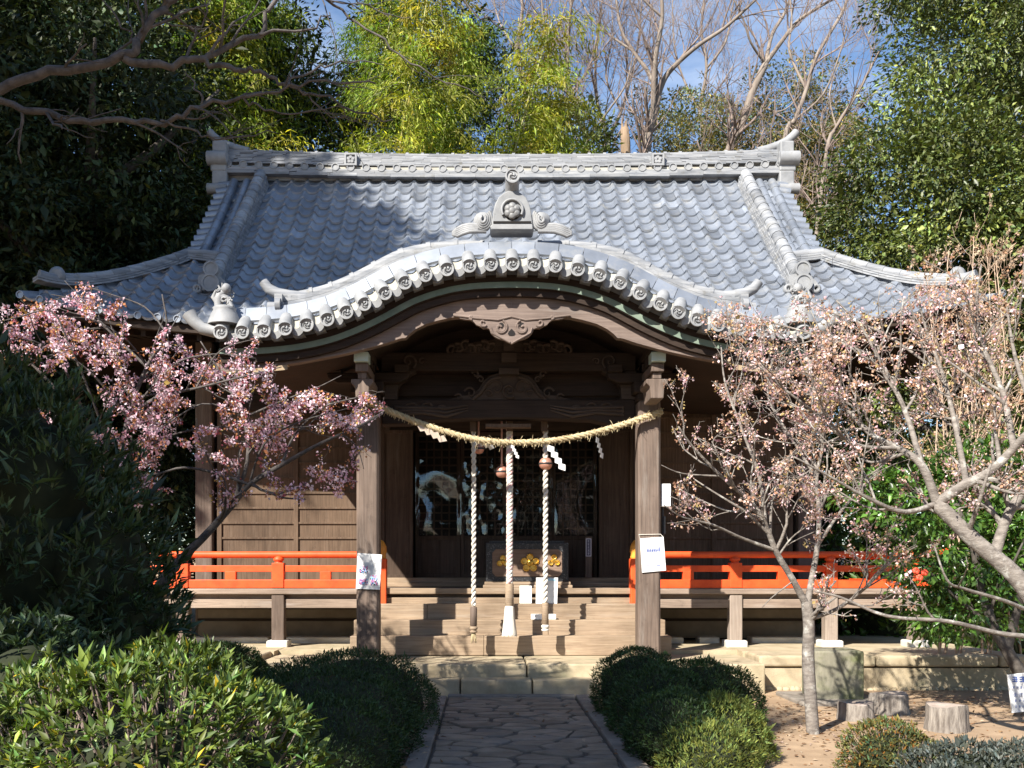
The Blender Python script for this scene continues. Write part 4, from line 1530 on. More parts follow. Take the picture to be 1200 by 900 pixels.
# paper signs standing on the steps
S1 = thing('paper_sign', P(641, 708, 13.47), 'larger white paper sign with a pale blue heading leaning before the offering box', 'sign')
mb, f = paper_board('', [(628, 707.5), (653, 707.5), (654, 677), (628.5, 677)], 13.5, 0.05, '', '', 0)
mb.build('sheet', PAPER, S1, bevel=0.004)
mb = MB()
a, c = P(641, 680.5, 13.497), P(652, 678.2, 13.497)
mb.box(a.x, c.x, 13.494, 13.499, a.z, c.z)
mb.build('printed_heading', PLAST_BLUE, S1)
S2 = tag(MB().box(P(609, 0, 13.52).x, P(623, 0, 13.52).x, 13.50, 13.53, 1.04, P(0, 686.5, 13.5).z).build('paper_sign', PAPER, None, 0.004),
         'smaller blank white card standing on the top step beside the larger paper sign', 'sign')
a, c = P(622.5, 0, 13.3), P(651.5, 0, 13.3)
S3 = tag(MB().box(a.x, c.x, 13.27, 13.42, 0.83, 0.90).build('paper_box', PAPER, None, 0.006), 'low white box on the second wooden step behind the right bell rope', 'box')

# ------------------------------------------------------------------ bell ropes


def twisted(mb, pts, r, strands, turns_per_m, mats, n=6, res=0.018):
    pts = [Vector(p) for p in pts]
    L = [0]
    for a, b_ in zip(pts, pts[1:]):
        L.append(L[-1] + (b_ - a).length)
    cnt = int(L[-1] / res)
    P_ = []
    for i in range(cnt + 1):
        d = L[-1] * i / cnt
        k = max(j for j in range(len(L)) if L[j] <= d + 1e-9)
        k = min(k, len(pts) - 2)
        P_.append(pts[k].lerp(pts[k + 1], (d - L[k]) / (L[k + 1] - L[k])))
    for s in range(strands):
        q = []
        for i, p in enumerate(P_):
            t = (P_[min(i + 1, cnt)] - P_[max(i - 1, 0)]).normalized()
            a = Vector((0, 1, 0)) if abs(t.y) < 0.8 else Vector((1, 0, 0))
            u = t.cross(a).normalized()
            w = t.cross(u)
            ph = 2 * math.pi * (s / strands + turns_per_m * L[-1] * i / cnt)
            q.append(p + (u * math.cos(ph) + w * math.sin(ph)) * r * 0.52)
        mb.tube(q, r * 0.56, n, mats[s % len(mats)])


def bell(m, c, r):
    pr = []
    for a in np.linspace(-math.pi / 2 + 0.02, math.pi / 2 - 0.02, 17):
        k = 0.9 if abs(a) > 1.0 else 1.0
        pr.append((r * math.cos(a) ** 0.75, r * 0.95 * math.sin(a)))
    m.lathe(pr, c, 20)
    m.lathe([(r * 1.0, -0.012), (r * 1.08, -0.006), (r * 1.08, 0.006), (r * 1.0, 0.012)], c, 20, 1)
    m.tube([(c[0], c[1], c[2] + r * 0.9), (c[0], c[1], c[2] + r * 1.25)], 0.02, 8)


YRP = 12.72
specs = [
    (555, (703, 713), 'left of the three bell ropes, its wooden grip ending in a frayed tip', (0.032, [0, 0]), (561, 526, 0.07)),
    (597, (682, 710), 'thickest bell rope in the middle, faint pink twist, with a full white tassel', (0.044, [0, 0, 1]), (588, 553, 0.082)),
    (639, (704, 705), 'right of the three bell ropes, with its round bell threaded on the rope', (0.035, [0, 0]), (639.5, 543.5, 0.085)),
]
for i, (u, (v0, v1), lab, (rr, ms), (bu, bv, br)) in enumerate(specs):
    top = P(u, 494, YRP)
    BR = thing('bell_rope', top, lab, 'bell rope', 'bell ropes hanging in the porch')
    x = top.x
    mb = MB()
    zt_ = P(u, 492, YRP).z
    zl = P(u, (710, 684, 707)[i], YRP).z
    twisted(mb, [(x, YRP, zt_), (x + 0.004, YRP, (zt_ + zl) / 2), (x, YRP, zl)], rr, len(ms), 6.5, ms)
    mb.build('cord', [ROPE, ROPE_RED], BR)
    mb = MB()
    cb = P(bu, bv, YRP + (0.10 if i < 2 else 0.0))
    bell(mb, tuple(cb), br)
    if i < 2:
        mb.tube([cb + Vector((0, 0, br)), (cb.x, cb.y, zt_)], 0.012, 8)
    mb.build('bell', [BELLM, BLACK], BR)
    mb = MB()
    if i == 1:
        za, zc, ze = P(u, 684, YRP).z, P(u, 710, YRP).z, P(u, 744, YRP).z
        mb.lathe([(0.05, zc - za), (0.056, zc - za + 0.01), (0.056, -0.01), (0.045, 0)], (x, YRP, za), 16)
        mb.build('grip', WOOD_STEP, BR)
        mb = MB()
        mb.lathe([(0.05, 0), (0.062, -0.02), (0.058, -0.05), (0.07, -0.2), (0.092, ze - zc), (0.06, ze - zc + 0.01)], (x, YRP, zc), 22)
        for k in range(60):
            a = k * 2.399
            mb.tube([(x + 0.055 * math.cos(a), YRP + 0.055 * math.sin(a), zc - 0.02), (x + 0.07 * math.cos(a), YRP + 0.07 * math.sin(a), zc - 0.2),
                     (x + 0.094 * math.cos(a), YRP + 0.094 * math.sin(a), ze - 0.02 * ((k * 7) % 5) / 4)], [0.007, 0.0075, 0.006], 4)
        mb.build('tassel', ROPE, BR)
    else:
        za = P(u, 711 if i == 0 else 706, YRP).z
        zc = P(u, 734 if i == 0 else 732, YRP).z
        h = za - zc
        mb.lathe([(0.03, -h), (0.045, -h + 0.01), (0.045, -0.015), (0.035, 0.0)], (x, YRP, za), 14)
        mb.build('grip', WOOD_POST if i == 0 else WOOD_STEP, BR)
        mb = MB()
        mb.lathe([(0.03, -0.085), (0.048, -0.08), (0.05, -0.06), (0.038, -0.055), (0.038, -0.045), (0.052, -0.038), (0.052, -0.012), (0.04, 0.0)], (x, YRP, zc), 14)
        mb.build('end_knob', ROPE if i else WOOD_STEP, BR)
        if i == 0:
            mb = MB()
            for k in range(14):
                a = k * 2.4
                mb.tube([(x + 0.02 * math.cos(a), YRP + 0.02 * math.sin(a), zc - 0.08), (x + 0.035 * math.cos(a), YRP + 0.03 * math.sin(a), zc - 0.22 + 0.03 * (k % 3))], [0.007, 0.004], 4)
            mb.build('frayed_end', STRAW, BR)

# ------------------------------------------------------------------ straw rope and paper streamers
mb = MB()
YS = 12.12
pp = [P(u, v, YS) for u, v in ((424, 470), (445, 476), (465, 485), (500, 498.5), (545, 512), (580, 517.5), (610, 518.5), (650, 516), (692, 508), (730, 497.5), (758, 488), (776, 482))]
fine = []
for i in range(len(pp) - 1):      # Catmull-Rom
    p0, p1, p2, p3 = pp[max(i - 1, 0)], pp[i], pp[i + 1], pp[min(i + 2, len(pp) - 1)]
    for t in np.linspace(0, 1, 5)[:-1]:
        fine.append(0.5 * ((2 * p1) + (p2 - p0) * t + (2 * p0 - 5 * p1 + 4 * p2 - p3) * t * t + (3 * p1 - p0 - 3 * p2 + p3) * t ** 3))
fine.append(pp[-1])
twisted(mb, fine, 0.036, 3, 4.5, [0, 0, 0], 7, 0.02)
rg = random.Random(4)
for k in range(1000):
    i = rg.randrange(len(fine) - 1)
    p = fine[i].lerp(fine[i + 1], rg.random())
    a = rg.uniform(0, 2 * math.pi)
    d = Vector((rg.uniform(-0.8, 0.8), math.cos(a), math.sin(a) - 0.15)).normalized()
    l = rg.uniform(0.014, 0.036) * (2.6 if rg.random() < 0.05 else 1)
    q = p + Vector((0, math.cos(a), math.sin(a))) * 0.031
    mb.tube([q, q + d * l * 0.6, q + d * l + Vector((0, 0, -0.01))], [0.0035, 0.003, 0.002], 4)
rope_o = mb.build('straw_rope', STRAW)
tag(rope_o, 'thick twisted straw rope hung in a curve between the two porch posts', 'rope')


def streamer(u, v, y, s, lean, label, mat=PAPER, yaw=0.0):
    m = MB()
    c = P(u, v, y)
    L = 0.085 * s
    x, z = 0.0, 0.0
    rot = Matrix.Rotation(yaw, 4, 'Z') @ Matrix.Rotation(lean, 4, 'Y')
    for k in range(4):
        w = L * 0.9
        q = [Vector((x, 0.004 * k, z)), Vector((x + w, 0.004 * k, z - L * 0.3)), Vector((x + w, 0.004 * k + 0.012, z - L * 1.1)), Vector((x, 0.004 * k + 0.012, z - L * 0.8))]
        q = [c + rot @ p for p in q]
        n = (rot.to_3x3() @ Vector((0, 1, 0))) * 0.002
        m.add(q + [p + n for p in q], [(0, 1, 2, 3), (7, 6, 5, 4), (0, 4, 5, 1), (1, 5, 6, 2), (2, 6, 7, 3), (3, 7, 4, 0)])
        x += w * 0.55
        z -= L * 0.78
    o = m.build('paper_streamer', mat)
    return tag(o, label, 'paper streamer', 'zigzag paper streamers on the straw rope')


TANP = mat_plain('old_paper_baked_shade', (0.55, 0.45, 0.36), 0.7)  # shade at the rope's left end, put into the paper's colour
streamer(489, 499, 12.1, 1.15, -0.5, 'paper streamer painted tan for shade at the left end of the straw rope', TANP)
streamer(556, 517, 12.1, 0.85, -0.75, 'white paper streamer blown flat between the left and middle bell ropes', PAPER, 0.5)
streamer(599, 521, 12.06, 0.55, 0.1, 'tiny white paper streamer just beside the middle bell rope', PAPER)
streamer(641.5, 521, 12.1, 1.1, 0.0, 'bright white zigzag paper streamer above the bell of the right rope', PAPER)
streamer(699, 512, 12.1, 0.95, -0.15, 'slim twisted white paper streamer near the right end of the straw rope', PAPER, 1.0)

# ------------------------------------------------------------------ clear vinyl sheets in front of the doors
for i, (xa, xb, sc, lab) in enumerate(((-1.37, -0.67, 2.2, 'wavy clear vinyl sheet over the far left lattice door'),
                                       (-0.66, 0.73, 5.2, 'clear rippled vinyl sheet over the two middle lattice doors'),
                                       (0.74, 1.41, 1.9, 'wavy clear vinyl sheet over the far right lattice door'))):
    mb = MB()
    rows = []
    nx, nz = (70, 150) if i != 1 else (130, 150)
    for z in np.linspace(2.04, 3.52, nz):
        row = []
        for x in np.linspace(xa, xb, nx):
            e = min(1.0, (x - xa) / 0.06, (xb - x) / 0.06)
            amp = 0.024 if i != 1 else 0.005
            d = amp * mnoise.noise((x * sc + i * 7.1, z * sc * (1.15 if i != 1 else 1.0), i * 3.7))
            if i == 1:
                d += 0.0055 * mnoise.noise((x * 8, z * 8, 5.5))
            row.append((x, 14.955 + d * max(0.15, e), z))
        rows.append(row)
    mb.sheet(rows, 0, True, False)
    tag(mb.build('vinyl_sheet', VINYL), lab, 'vinyl sheet', 'clear vinyl sheets hung over the lattice doors')

# ------------------------------------------------------------------ yard: stone block, stumps, notice board
mb = MB()
a, c = P(957, 826, 11.05), P(1014, 763, 11.05)
mb.box(a.x, c.x, 11.05, 11.62, -0.02, c.z, 0, None, Matrix.Rotation(R(-3), 3, 'Z'))
blk = mb.build('stone_block', STONE_MOSS, None, bevel=0.022, seg=3)
tag(blk, 'tall mossy grey stone block standing before the platform behind the thin cherry trunk', 'stone block')
mb = MB()
a, c = P(940, 840, 10.8), P(1046, 826, 10.8)
mb.box(a.x, c.x, 10.80, 11.8, -0.05, 0.045)
tag(mb.build('stone_slab', SLAB, None, bevel=0.02), 'low flat stone slab on the ground under the mossy stone block', 'slab')

STUMP = mat_noise('stump_bark', (0.12, 0.10, 0.085), (0.32, 0.285, 0.245), 9, 0.95, vec=(3, 3, 0.5), bmp=0.8, bdist=0.015)
STUMP_TOP = mat_noise('stump_end_grain', (0.28, 0.22, 0.18), (0.42, 0.355, 0.30), 9, 0.9, bmp=0.5)
for u0, u1, vt, Yb, lab, sd in ((990, 1031, 826, 9.7, 'pale reddish tree stump beside the thin cherry trunk, leftmost of three', 1), (1029, 1073, 815, 10.1, 'round flat-topped tree stump in front of the right end of the platform', 2),
                                (1097, 1144, 829, 9.0, 'weathered grey tree stump set apart, rightmost of the three', 3)):
    a, c = P(u0, vt, Yb), P(u1, vt, Yb)
    cx_, r, h = (a.x + c.x) / 2, (c.x - a.x) / 2, a.z
    h = max(0.16, P(0, vt, Yb).z)
    S = thing('tree_stump', (cx_, Yb + r, 0), lab, 'stump', 'tree stumps used as seats in the yard')
    mb = MB()
    rg = random.Random(sd)
    ph = [rg.uniform(0, 6) for _ in range(4)]
    n = 40
    rows = []
    for z, k in ((-0.03, 1.10), (0.03, 1.05), (h * 0.5, 0.99), (h - 0.02, 0.985), (h, 0.95)):
        row = []
        for j in range(n + 1):
            t = 2 * math.pi * j / n
            rr = r * k * (1 + 0.04 * math.sin(3 * t + ph[0]) + 0.035 * math.sin(7 * t + ph[1]) + 0.025 * math.sin(13 * t + ph[2]) + 0.05 * (mnoise.noise((math.cos(t) * 2.2, math.sin(t) * 2.2, sd + z * 4))))
            row.append((cx_ + rr * math.cos(t), Yb + r + rr * math.sin(t), z + (0.012 * math.sin(2 * t + ph[3]) if z > 0.05 else 0)))
        rows.append(row)
    mb.sheet(rows, 0, True, False)
    mb.build('trunk', STUMP, S)
    mb = MB()
    mb.add([(p[0], p[1], p[2] - 0.001) for p in rows[-1][:-1]], [tuple(range(n))])
    mb.build('cut_face', STUMP_TOP, S)

# ------------------------------------------------------------------ vegetation tools
LEAFN = 0


def leaf_mesh(name, mat, cen, ax, nr, length, width, tint, parent=None, extra=None):
    """One mesh of folded diamond leaves; cen/ax/nr are (N,3), length/width (N,), tint (N,3)."""
    N = len(cen)
    ax = ax / (np.linalg.norm(ax, axis=1)[:, None] + 1e-9)
    sd = np.cross(ax, nr)
    sd /= np.linalg.norm(sd, axis=1)[:, None] + 1e-9
    up = np.cross(sd, ax)
    L = length[:, None]
    W = width[:, None]
    b = cen
    t = cen + ax * L - up * L * 0.10
    m1 = cen + ax * L * 0.45 + sd * W * 0.5 + up * W * 0.12
    m2 = cen + ax * L * 0.45 - sd * W * 0.5 + up * W * 0.12
    v = np.stack([b, m1, t, m2], 1).reshape(-1, 3)
    off = np.array(world_loc(parent)) if parent else np.zeros(3)
    v = v - off
    idx = np.arange(N) * 4
    f = np.stack([idx, idx + 1, idx + 2, idx, idx + 2, idx + 3], 1).reshape(-1)
    nv, nf = len(v), 2 * N
    tc = np.repeat(tint, 4, axis=0)
    mi = np.zeros(nf, np.int32)
    if extra is not None:        # an MB with stems / core, second material
        ev = np.array(extra.v, float) - off
        loops, starts, tot = [], [], []
        for q in extra.f:
            if len(q) == 4:
                loops += [q[0], q[1], q[2], q[0], q[2], q[3]]
            else:
                for k in range(1, len(q) - 1):
                    loops += [q[0], q[k], q[k + 1]]
        loops = np.array(loops, np.int64) + nv
        v = np.concatenate([v, ev])
        f = np.concatenate([f, loops])
        tc = np.concatenate([tc, np.ones((len(ev), 3))])
        mi = np.concatenate([mi, np.ones(len(loops) // 3, np.int32)])
        nf += len(loops) // 3
        nv = len(v)
    me = bpy.data.meshes.new(name)
    me.vertices.add(nv)
    me.vertices.foreach_set('co', v.astype(np.float32).ravel())
    me.loops.add(nf * 3)
    me.loops.foreach_set('vertex_index', f.astype(np.int32))
    me.polygons.add(nf)
    me.polygons.foreach_set('loop_start', np.arange(nf, dtype=np.int32) * 3)
    me.polygons.foreach_set('loop_total', np.full(nf, 3, np.int32))
    for m in (mat if isinstance(mat, (list, tuple)) else [mat]):
        me.materials.append(m)
    me.polygons.foreach_set('material_index', mi)
    ca = me.color_attributes.new('tint', 'FLOAT_COLOR', 'POINT')
    cc = np.ones((nv, 4), np.float32)
    cc[:, :3] = tc
    ca.data.foreach_set('color', cc.ravel())
    me.update()
    me.validate()
    o = bpy.data.objects.new(name, me)
    COL.objects.link(o)
    if parent:
        o.parent = parent
    return o


def unit(rs, n):
    d = rs.normal(size=(n, 3))
    return d / np.linalg.norm(d, axis=1)[:, None]


def tints(rs, n, var=0.35, warm=0.12):
    k = np.exp(rs.normal(0, var, n))[:, None]
    w = rs.normal(0, warm, n)[:, None]
    t = np.concatenate([1 + w, np.ones((n, 1)), 1 - w], 1) * k
    return np.clip(t, 0.15, 2.6)


def clump_leaves(rs, ells, nclump, per, rclump, lsz, droop=0.3, shell=0.55, asp=0.42, flat=0.6, ctint=0.25, var=0.3, warm=0.1, hole=0.0):
    """Leaves in clumps spread through the volume of several ellipsoids."""
    cen, ax, nr, tn = [], [], [], []
    vols = np.array([e[1][0] * e[1][1] * e[1][2] for e in ells]) ** (2 / 3)
    cnt = (nclump * vols / vols.sum()).astype(int)
    for (c, r), k in zip(ells, cnt):
        c, r = np.array(c, float), np.array(r, float)
        d = unit(rs, k)
        rad = shell + (1.06 - shell) * rs.random(k) ** 0.6
        cc = c + d * rad[:, None] * r
        ctn = np.exp(rs.normal(0, ctint, k))
        sz = rclump * np.exp(rs.normal(0, 0.3, k))
        for i in range(k):
            m = max(4, int(per * (sz[i] / rclump) ** 2))
            q = unit(rs, m)
            rr = rs.random(m) ** 0.4
            p = cc[i] + q * (rr * sz[i])[:, None] * np.array([1, 1, flat])
            a = q * 0.9 + d[i] * 0.5 + rs.normal(0, 0.5, (m, 3))
            a[:, 2] -= droop
            n_ = d[i] * 0.5 + rs.normal(0, 0.45, (m, 3))
            n_[:, 2] += 0.7
            cen.append(p); ax.append(a); nr.append(n_)
            tn.append(np.full(m, ctn[i]))
    cen, ax, nr, tn = map(np.concatenate, (cen, ax, nr, tn))
    n = len(cen)
    L = lsz * np.exp(rs.normal(0, 0.25, n))
    W = L * asp * np.exp(rs.normal(0, 0.15, n))
    t = tints(rs, n, var, warm) * tn[:, None]
    return cen, ax, nr, L, W, t


def grow(rs, base, levels, bias=(0, 0, 0.15), wig=0.16, keep=None):
    """Recursive branching. base: list of (points, radii). levels: dicts n (per metre), len, ang, t0, seg, r (ratio), curl.
    Returns the branches of every level as (points, radii) lists."""
    out = [list(base)]
    bias = np.array(bias, float)
    cur = [(np.array([tuple(p) for p in pts], float), np.array(rd, float)) for pts, rd in base]
    for lv in levels:
        nxt = []
        for pts, rd in cur:
            seg = np.linalg.norm(np.diff(pts, axis=0), axis=1)
            L = seg.sum()
            k = rs.poisson(L * lv['n'])
            if lv.get('min'):
                k = max(k, lv['min'])
            k = min(k, lv.get('max', 60))
            cum = np.concatenate([[0], np.cumsum(seg)])
            for _ in range(k):
                t = lv['t0'] + (1 - lv['t0']) * rs.random()
                d = t * L
                i = min(np.searchsorted(cum, d) - 1, len(pts) - 2)
                i = max(i, 0)
                f = (d - cum[i]) / max(seg[i], 1e-6)
                p = pts[i] + (pts[i + 1] - pts[i]) * f
                r = rd[i] + (rd[i + 1] - rd[i]) * f
                tg = (pts[i + 1] - pts[i]) / max(seg[i], 1e-6)
                az = rs.normal(size=3)
                az -= tg * az.dot(tg)
                az /= np.linalg.norm(az) + 1e-9
                an = math.radians(lv['ang'] * rs.uniform(0.65, 1.35))
                dr = tg * math.cos(an) + az * math.sin(an)
                ln = lv['len'] * rs.uniform(0.55, 1.3) * (1.15 - 0.55 * t)
                if 'rel' in lv:
                    ln = min(ln, lv['rel'] * L * rs.uniform(0.6, 1.1))
                m = lv['seg']
                q = [p]
                for s in range(m):
                    dr = dr + rs.normal(0, wig, 3) + bias * lv.get('bias', 1.0)
                    dr /= np.linalg.norm(dr)
                    q.append(q[-1] + dr * ln / m)
                if keep is not None and not (keep(q[-1]) and keep(q[m // 2])):
                    continue
                r0 = min(r * lv['r'], lv.get('rmax', 9))
                r1 = r0 * lv.get('taper', 0.45)
                nxt.append((np.array(q), np.linspace(r0, max(r1, lv.get('rmin', 0.0012)), m + 1)))
        out.append(nxt)
        cur = nxt
    return out


def branch_mesh(levels, sides=(8, 6, 5, 4, 3, 3)):
    """All branch tubes as one MB (fast path)."""
    m = MB()
    for lv, n in zip(levels, sides):
        for pts, rd in lv:
            fast_tube(m, np.array([tuple(p) for p in pts], float), rd, n)
    return m


def fast_tube(m, pts, rd, n):
    k = len(pts)
    t = np.empty_like(pts)
    t[1:-1] = pts[2:] - pts[:-2]
    t[0] = pts[1] - pts[0]
    t[-1] = pts[-1] - pts[-2]
    t /= np.linalg.norm(t, axis=1)[:, None] + 1e-9
    a = np.array([0.31, 0.83, 0.46])
    u = np.cross(t, a)
    u /= np.linalg.norm(u, axis=1)[:, None] + 1e-9
    w = np.cross(t, u)
    ang = np.arange(n) * 2 * math.pi / n
    r = np.array(rd, float)[:, None, None]
    v = pts[:, None, :] + r * (np.cos(ang)[None, :, None] * u[:, None, :] + np.sin(ang)[None, :, None] * w[:, None, :])
    v = v.reshape(-1, 3)
    o = len(m.v)
    m.v.extend(map(tuple, v.tolist()))
    f = []
    for i in range(k - 1):
        for j in range(n):
            q = (j + 1) % n
            f.append((o + i * n + j, o + i * n + q, o + (i + 1) * n + q, o + (i + 1) * n + j))
    f.append(tuple(range(o + (k - 1) * n, o + k * n)))
    m.f.extend(f)
    m.mi.extend([0] * len(f))
    m.sm.extend([True] * len(f))
    m.t.extend([1.0] * len(v))


def smooth_path(pts, n=4):
    pts = [Vector(p) for p in pts]
    out = []
    for i in range(len(pts) - 1):
        p0, p1, p2, p3 = pts[max(i - 1, 0)], pts[i], pts[i + 1], pts[min(i + 2, len(pts) - 1)]
        for t in np.linspace(0, 1, n + 1)[:-1]:
            out.append(0.5 * ((2 * p1) + (p2 - p0) * t + (2 * p0 - 5 * p1 + 4 * p2 - p3) * t * t + (3 * p1 - p0 - 3 * p2 + p3) * t ** 3))
    out.append(pts[-1])
    return out


def limb(pix, r0, r1, rs=None, jit=0.0):
    """pix: list of (u, v, Y)."""
    p = smooth_path([P(*q) for q in pix])
    if rs is not None:
        p = [q + Vector(rs.normal(0, jit, 3)) for q in p]
    return (p, list(np.linspace(r0, r1, len(p))))




def snap(limbs):
    """Start every later limb exactly on the nearest earlier one."""
    pool = [Vector(p) for p in limbs[0][0]]
    out = [limbs[0]]
    for pts, rd in limbs[1:]:
        p0 = Vector(pts[0])
        best = min(pool, key=lambda q: (q - p0).length)
        dlt = best - p0
        n = len(pts)
        pts = [Vector(p) + dlt * max(0.0, 1 - k / max(2, n * 0.5)) for k, p in enumerate(pts)]
        out.append((pts, rd))
        for a, b_ in zip(pts, pts[1:]):
            pool += [a.lerp(b_, t) for t in (0, 0.25, 0.5, 0.75)]
    return out


BARK_CH = mat_noise('cherry_bark', (0.115, 0.098, 0.085), (0.27, 0.24, 0.21), 14, 0.85, vec=(1, 1, 2.5), bmp=0.7, bdist=0.012,
                    stains=(8, (0.44, 0.43, 0.39), 0.55, 0.68))
BARK_DK = mat_noise('dark_bark', (0.05, 0.042, 0.036), (0.11, 0.095, 0.08), 6, 0.9, vec=(1, 1, 2), bmp=0.7, bdist=0.01)
BARK_PALE = mat_noise('pale_bark', (0.17, 0.135, 0.11), (0.28, 0.235, 0.195), 1.5, 0.9, vec=(3, 3, 0.5), bmp=0.5, bdist=0.03)
BARK_TWIG = mat_noise('twig_bark', (0.165, 0.125, 0.108), (0.26, 0.20, 0.17), 3, 0.9)
BARK_GREY = mat_noise('grey_branch_bark', (0.05, 0.045, 0.043), (0.135, 0.118, 0.108), 9, 0.85, vec=(2, 2, 2), bmp=0.7, bdist=0.01,
                      stains=(9, (0.08, 0.065, 0.055), 0.56, 0.7))
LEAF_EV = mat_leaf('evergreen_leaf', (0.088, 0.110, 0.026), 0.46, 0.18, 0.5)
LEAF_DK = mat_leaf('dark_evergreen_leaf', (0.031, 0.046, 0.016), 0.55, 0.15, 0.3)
LEAF_OLIVE = mat_leaf('olive_leaf', (0.10, 0.105, 0.035), 0.6, 0.25, 0.25)
LEAF_THK = mat_leaf('thicket_leaf', (0.185, 0.17, 0.075), 0.65, 0.3, 0.2)
LEAF_BAM = mat_leaf('bamboo_leaf', (0.19, 0.245, 0.036), 0.5, 0.45, 0.3)
LEAF_BAM_Y = mat_leaf('yellow_bamboo_leaf', (0.27, 0.28, 0.043), 0.5, 0.45, 0.3)
LEAF_OLE = mat_leaf('lance_leaf', (0.045, 0.072, 0.030), 0.42, 0.18, 0.4)
LEAF_RHO = mat_leaf('azalea_leaf', (0.098, 0.142, 0.030), 0.46, 0.25, 0.5)
LEAF_BOX = mat_leaf('hedge_leaf', (0.034, 0.062, 0.018), 0.5, 0.2, 0.35)
LEAF_CON = mat_leaf('conifer_leaf', (0.12, 0.145, 0.035), 0.6, 0.3, 0.25)
LEAF_BLUE = mat_leaf('bluish_leaf', (0.055, 0.065, 0.055), 0.5, 0.15, 0.35)
LEAF_CAM = mat_leaf('camellia_leaf', (0.065, 0.13, 0.022), 0.3, 0.25, 0.55)
BLOSSOM = mat_leaf('blossom_petal', (1.0, 1.0, 1.0), 0.6, 0.35, 0.2, (1.0, 1.0, 1.0))
CORE = mat_noise('shrub_core', (0.012, 0.016, 0.007), (0.028, 0.034, 0.014), 6, 0.95)
LITTER = mat_leaf('fallen_leaf', (1, 1, 1), 0.8, 0.1, 0.2, (1, 1, 1))
# ------------------------------------------------------------------ cherry trees


def blossoms(rs, tips, per_m, mix, size=0.026, spread=0.035):
    """Flower clusters along twigs. mix: list of (weight, colour). Returns arrays for leaf_mesh."""
    cen, ax, nr, tn, L = [], [], [], [], []
    w = np.array([m[0] for m in mix], float)
    w /= w.sum()
    colr = np.array([m[1] for m in mix])
    for pts, rd in tips:
        pts = np.asarray(pts, float)
        ln = np.linalg.norm(pts[-1] - pts[0])
        k = rs.poisson(ln * per_m) + (1 if rs.random() < 0.5 else 0)
        for _ in range(k):
            t = rs.random() ** 0.8 * (len(pts) - 1.001)
            i = int(t)
            p = pts[i] + (pts[i + 1] - pts[i]) * (t - i)
            m = rs.integers(4, 10)
            q = unit(rs, m)
            q[:, 2] -= 0.35
            ci = rs.choice(len(mix), p=w)
            c = colr[np.where(rs.random(m) < 0.65, ci, rs.choice(len(mix), m, p=w))]
            cen.append(p + q * spread * rs.random((m, 1)) ** 0.5)
            ax.append(q + rs.normal(0, 0.5, (m, 3)))
            nr.append(unit(rs, m))
            tn.append(c * np.exp(rs.normal(0, 0.16, (m, 1))))
            L.append(size * np.exp(rs.normal(0, 0.25, m)))
    cen, ax, nr, tn, L = map(np.concatenate, (cen, ax, nr, tn, L))
    return cen, ax, nr, L, L * 0.85, tn


PINK = [(4, (0.80, 0.56, 0.64)), (1.8, (0.66, 0.38, 0.48)), (3, (0.86, 0.72, 0.76)), (2.6, (0.50, 0.22, 0.10)), (1.2, (0.42, 0.12, 0.14)), (0.8, (0.52, 0.36, 0.10))]
FADED = [(3.4, (0.58, 0.38, 0.26)), (2.4, (0.48, 0.26, 0.16)), (3.2, (0.70, 0.50, 0.44)), (2.2, (0.84, 0.66, 0.68)), (1.6, (0.45, 0.34, 0.14)), (1.6, (0.68, 0.40, 0.44))]

TW1 = dict(n=4.2, len=0.75, ang=46, t0=0.22, seg=5, r=0.62, rmax=0.022, taper=0.4)
TW2 = dict(n=7.0, len=0.34, ang=48, t0=0.15, seg=4, r=0.6, rmax=0.008, taper=0.5, rmin=0.002)
TW3 = dict(n=9.0, len=0.13, ang=50, t0=0.1, seg=2, r=0.7, rmax=0.0035, taper=0.6, rmin=0.0017)


def cherry(name, base, label, base_limbs, seed, mix, per_m, lv=(TW1, TW2, TW3), bark=BARK_CH, bias=(0, 0, 0.10), bl_levels=(2, 3), size=0.026, keep=None, wig=0.17):
    rs = np.random.default_rng(seed)
    base_limbs = snap(base_limbs)
    T = thing(name, base, label, 'cherry tree', 'cherry trees in front of the shrine')
    g = grow(rs, base_limbs, lv, bias, wig, keep)
    branch_mesh(g[:1], (10,)).build('trunk', bark, T)
    branch_mesh(g[1:], (6, 5, 4, 3)).build('branches', bark, T)
    tips = []
    for l in bl_levels:
        if l < len(g):
            tips += g[l]
    arr = blossoms(rs, tips, per_m, mix, size)
    leaf_mesh('blossom', BLOSSOM, *arr[:3], arr[3], arr[4], arr[5], T)
    return T


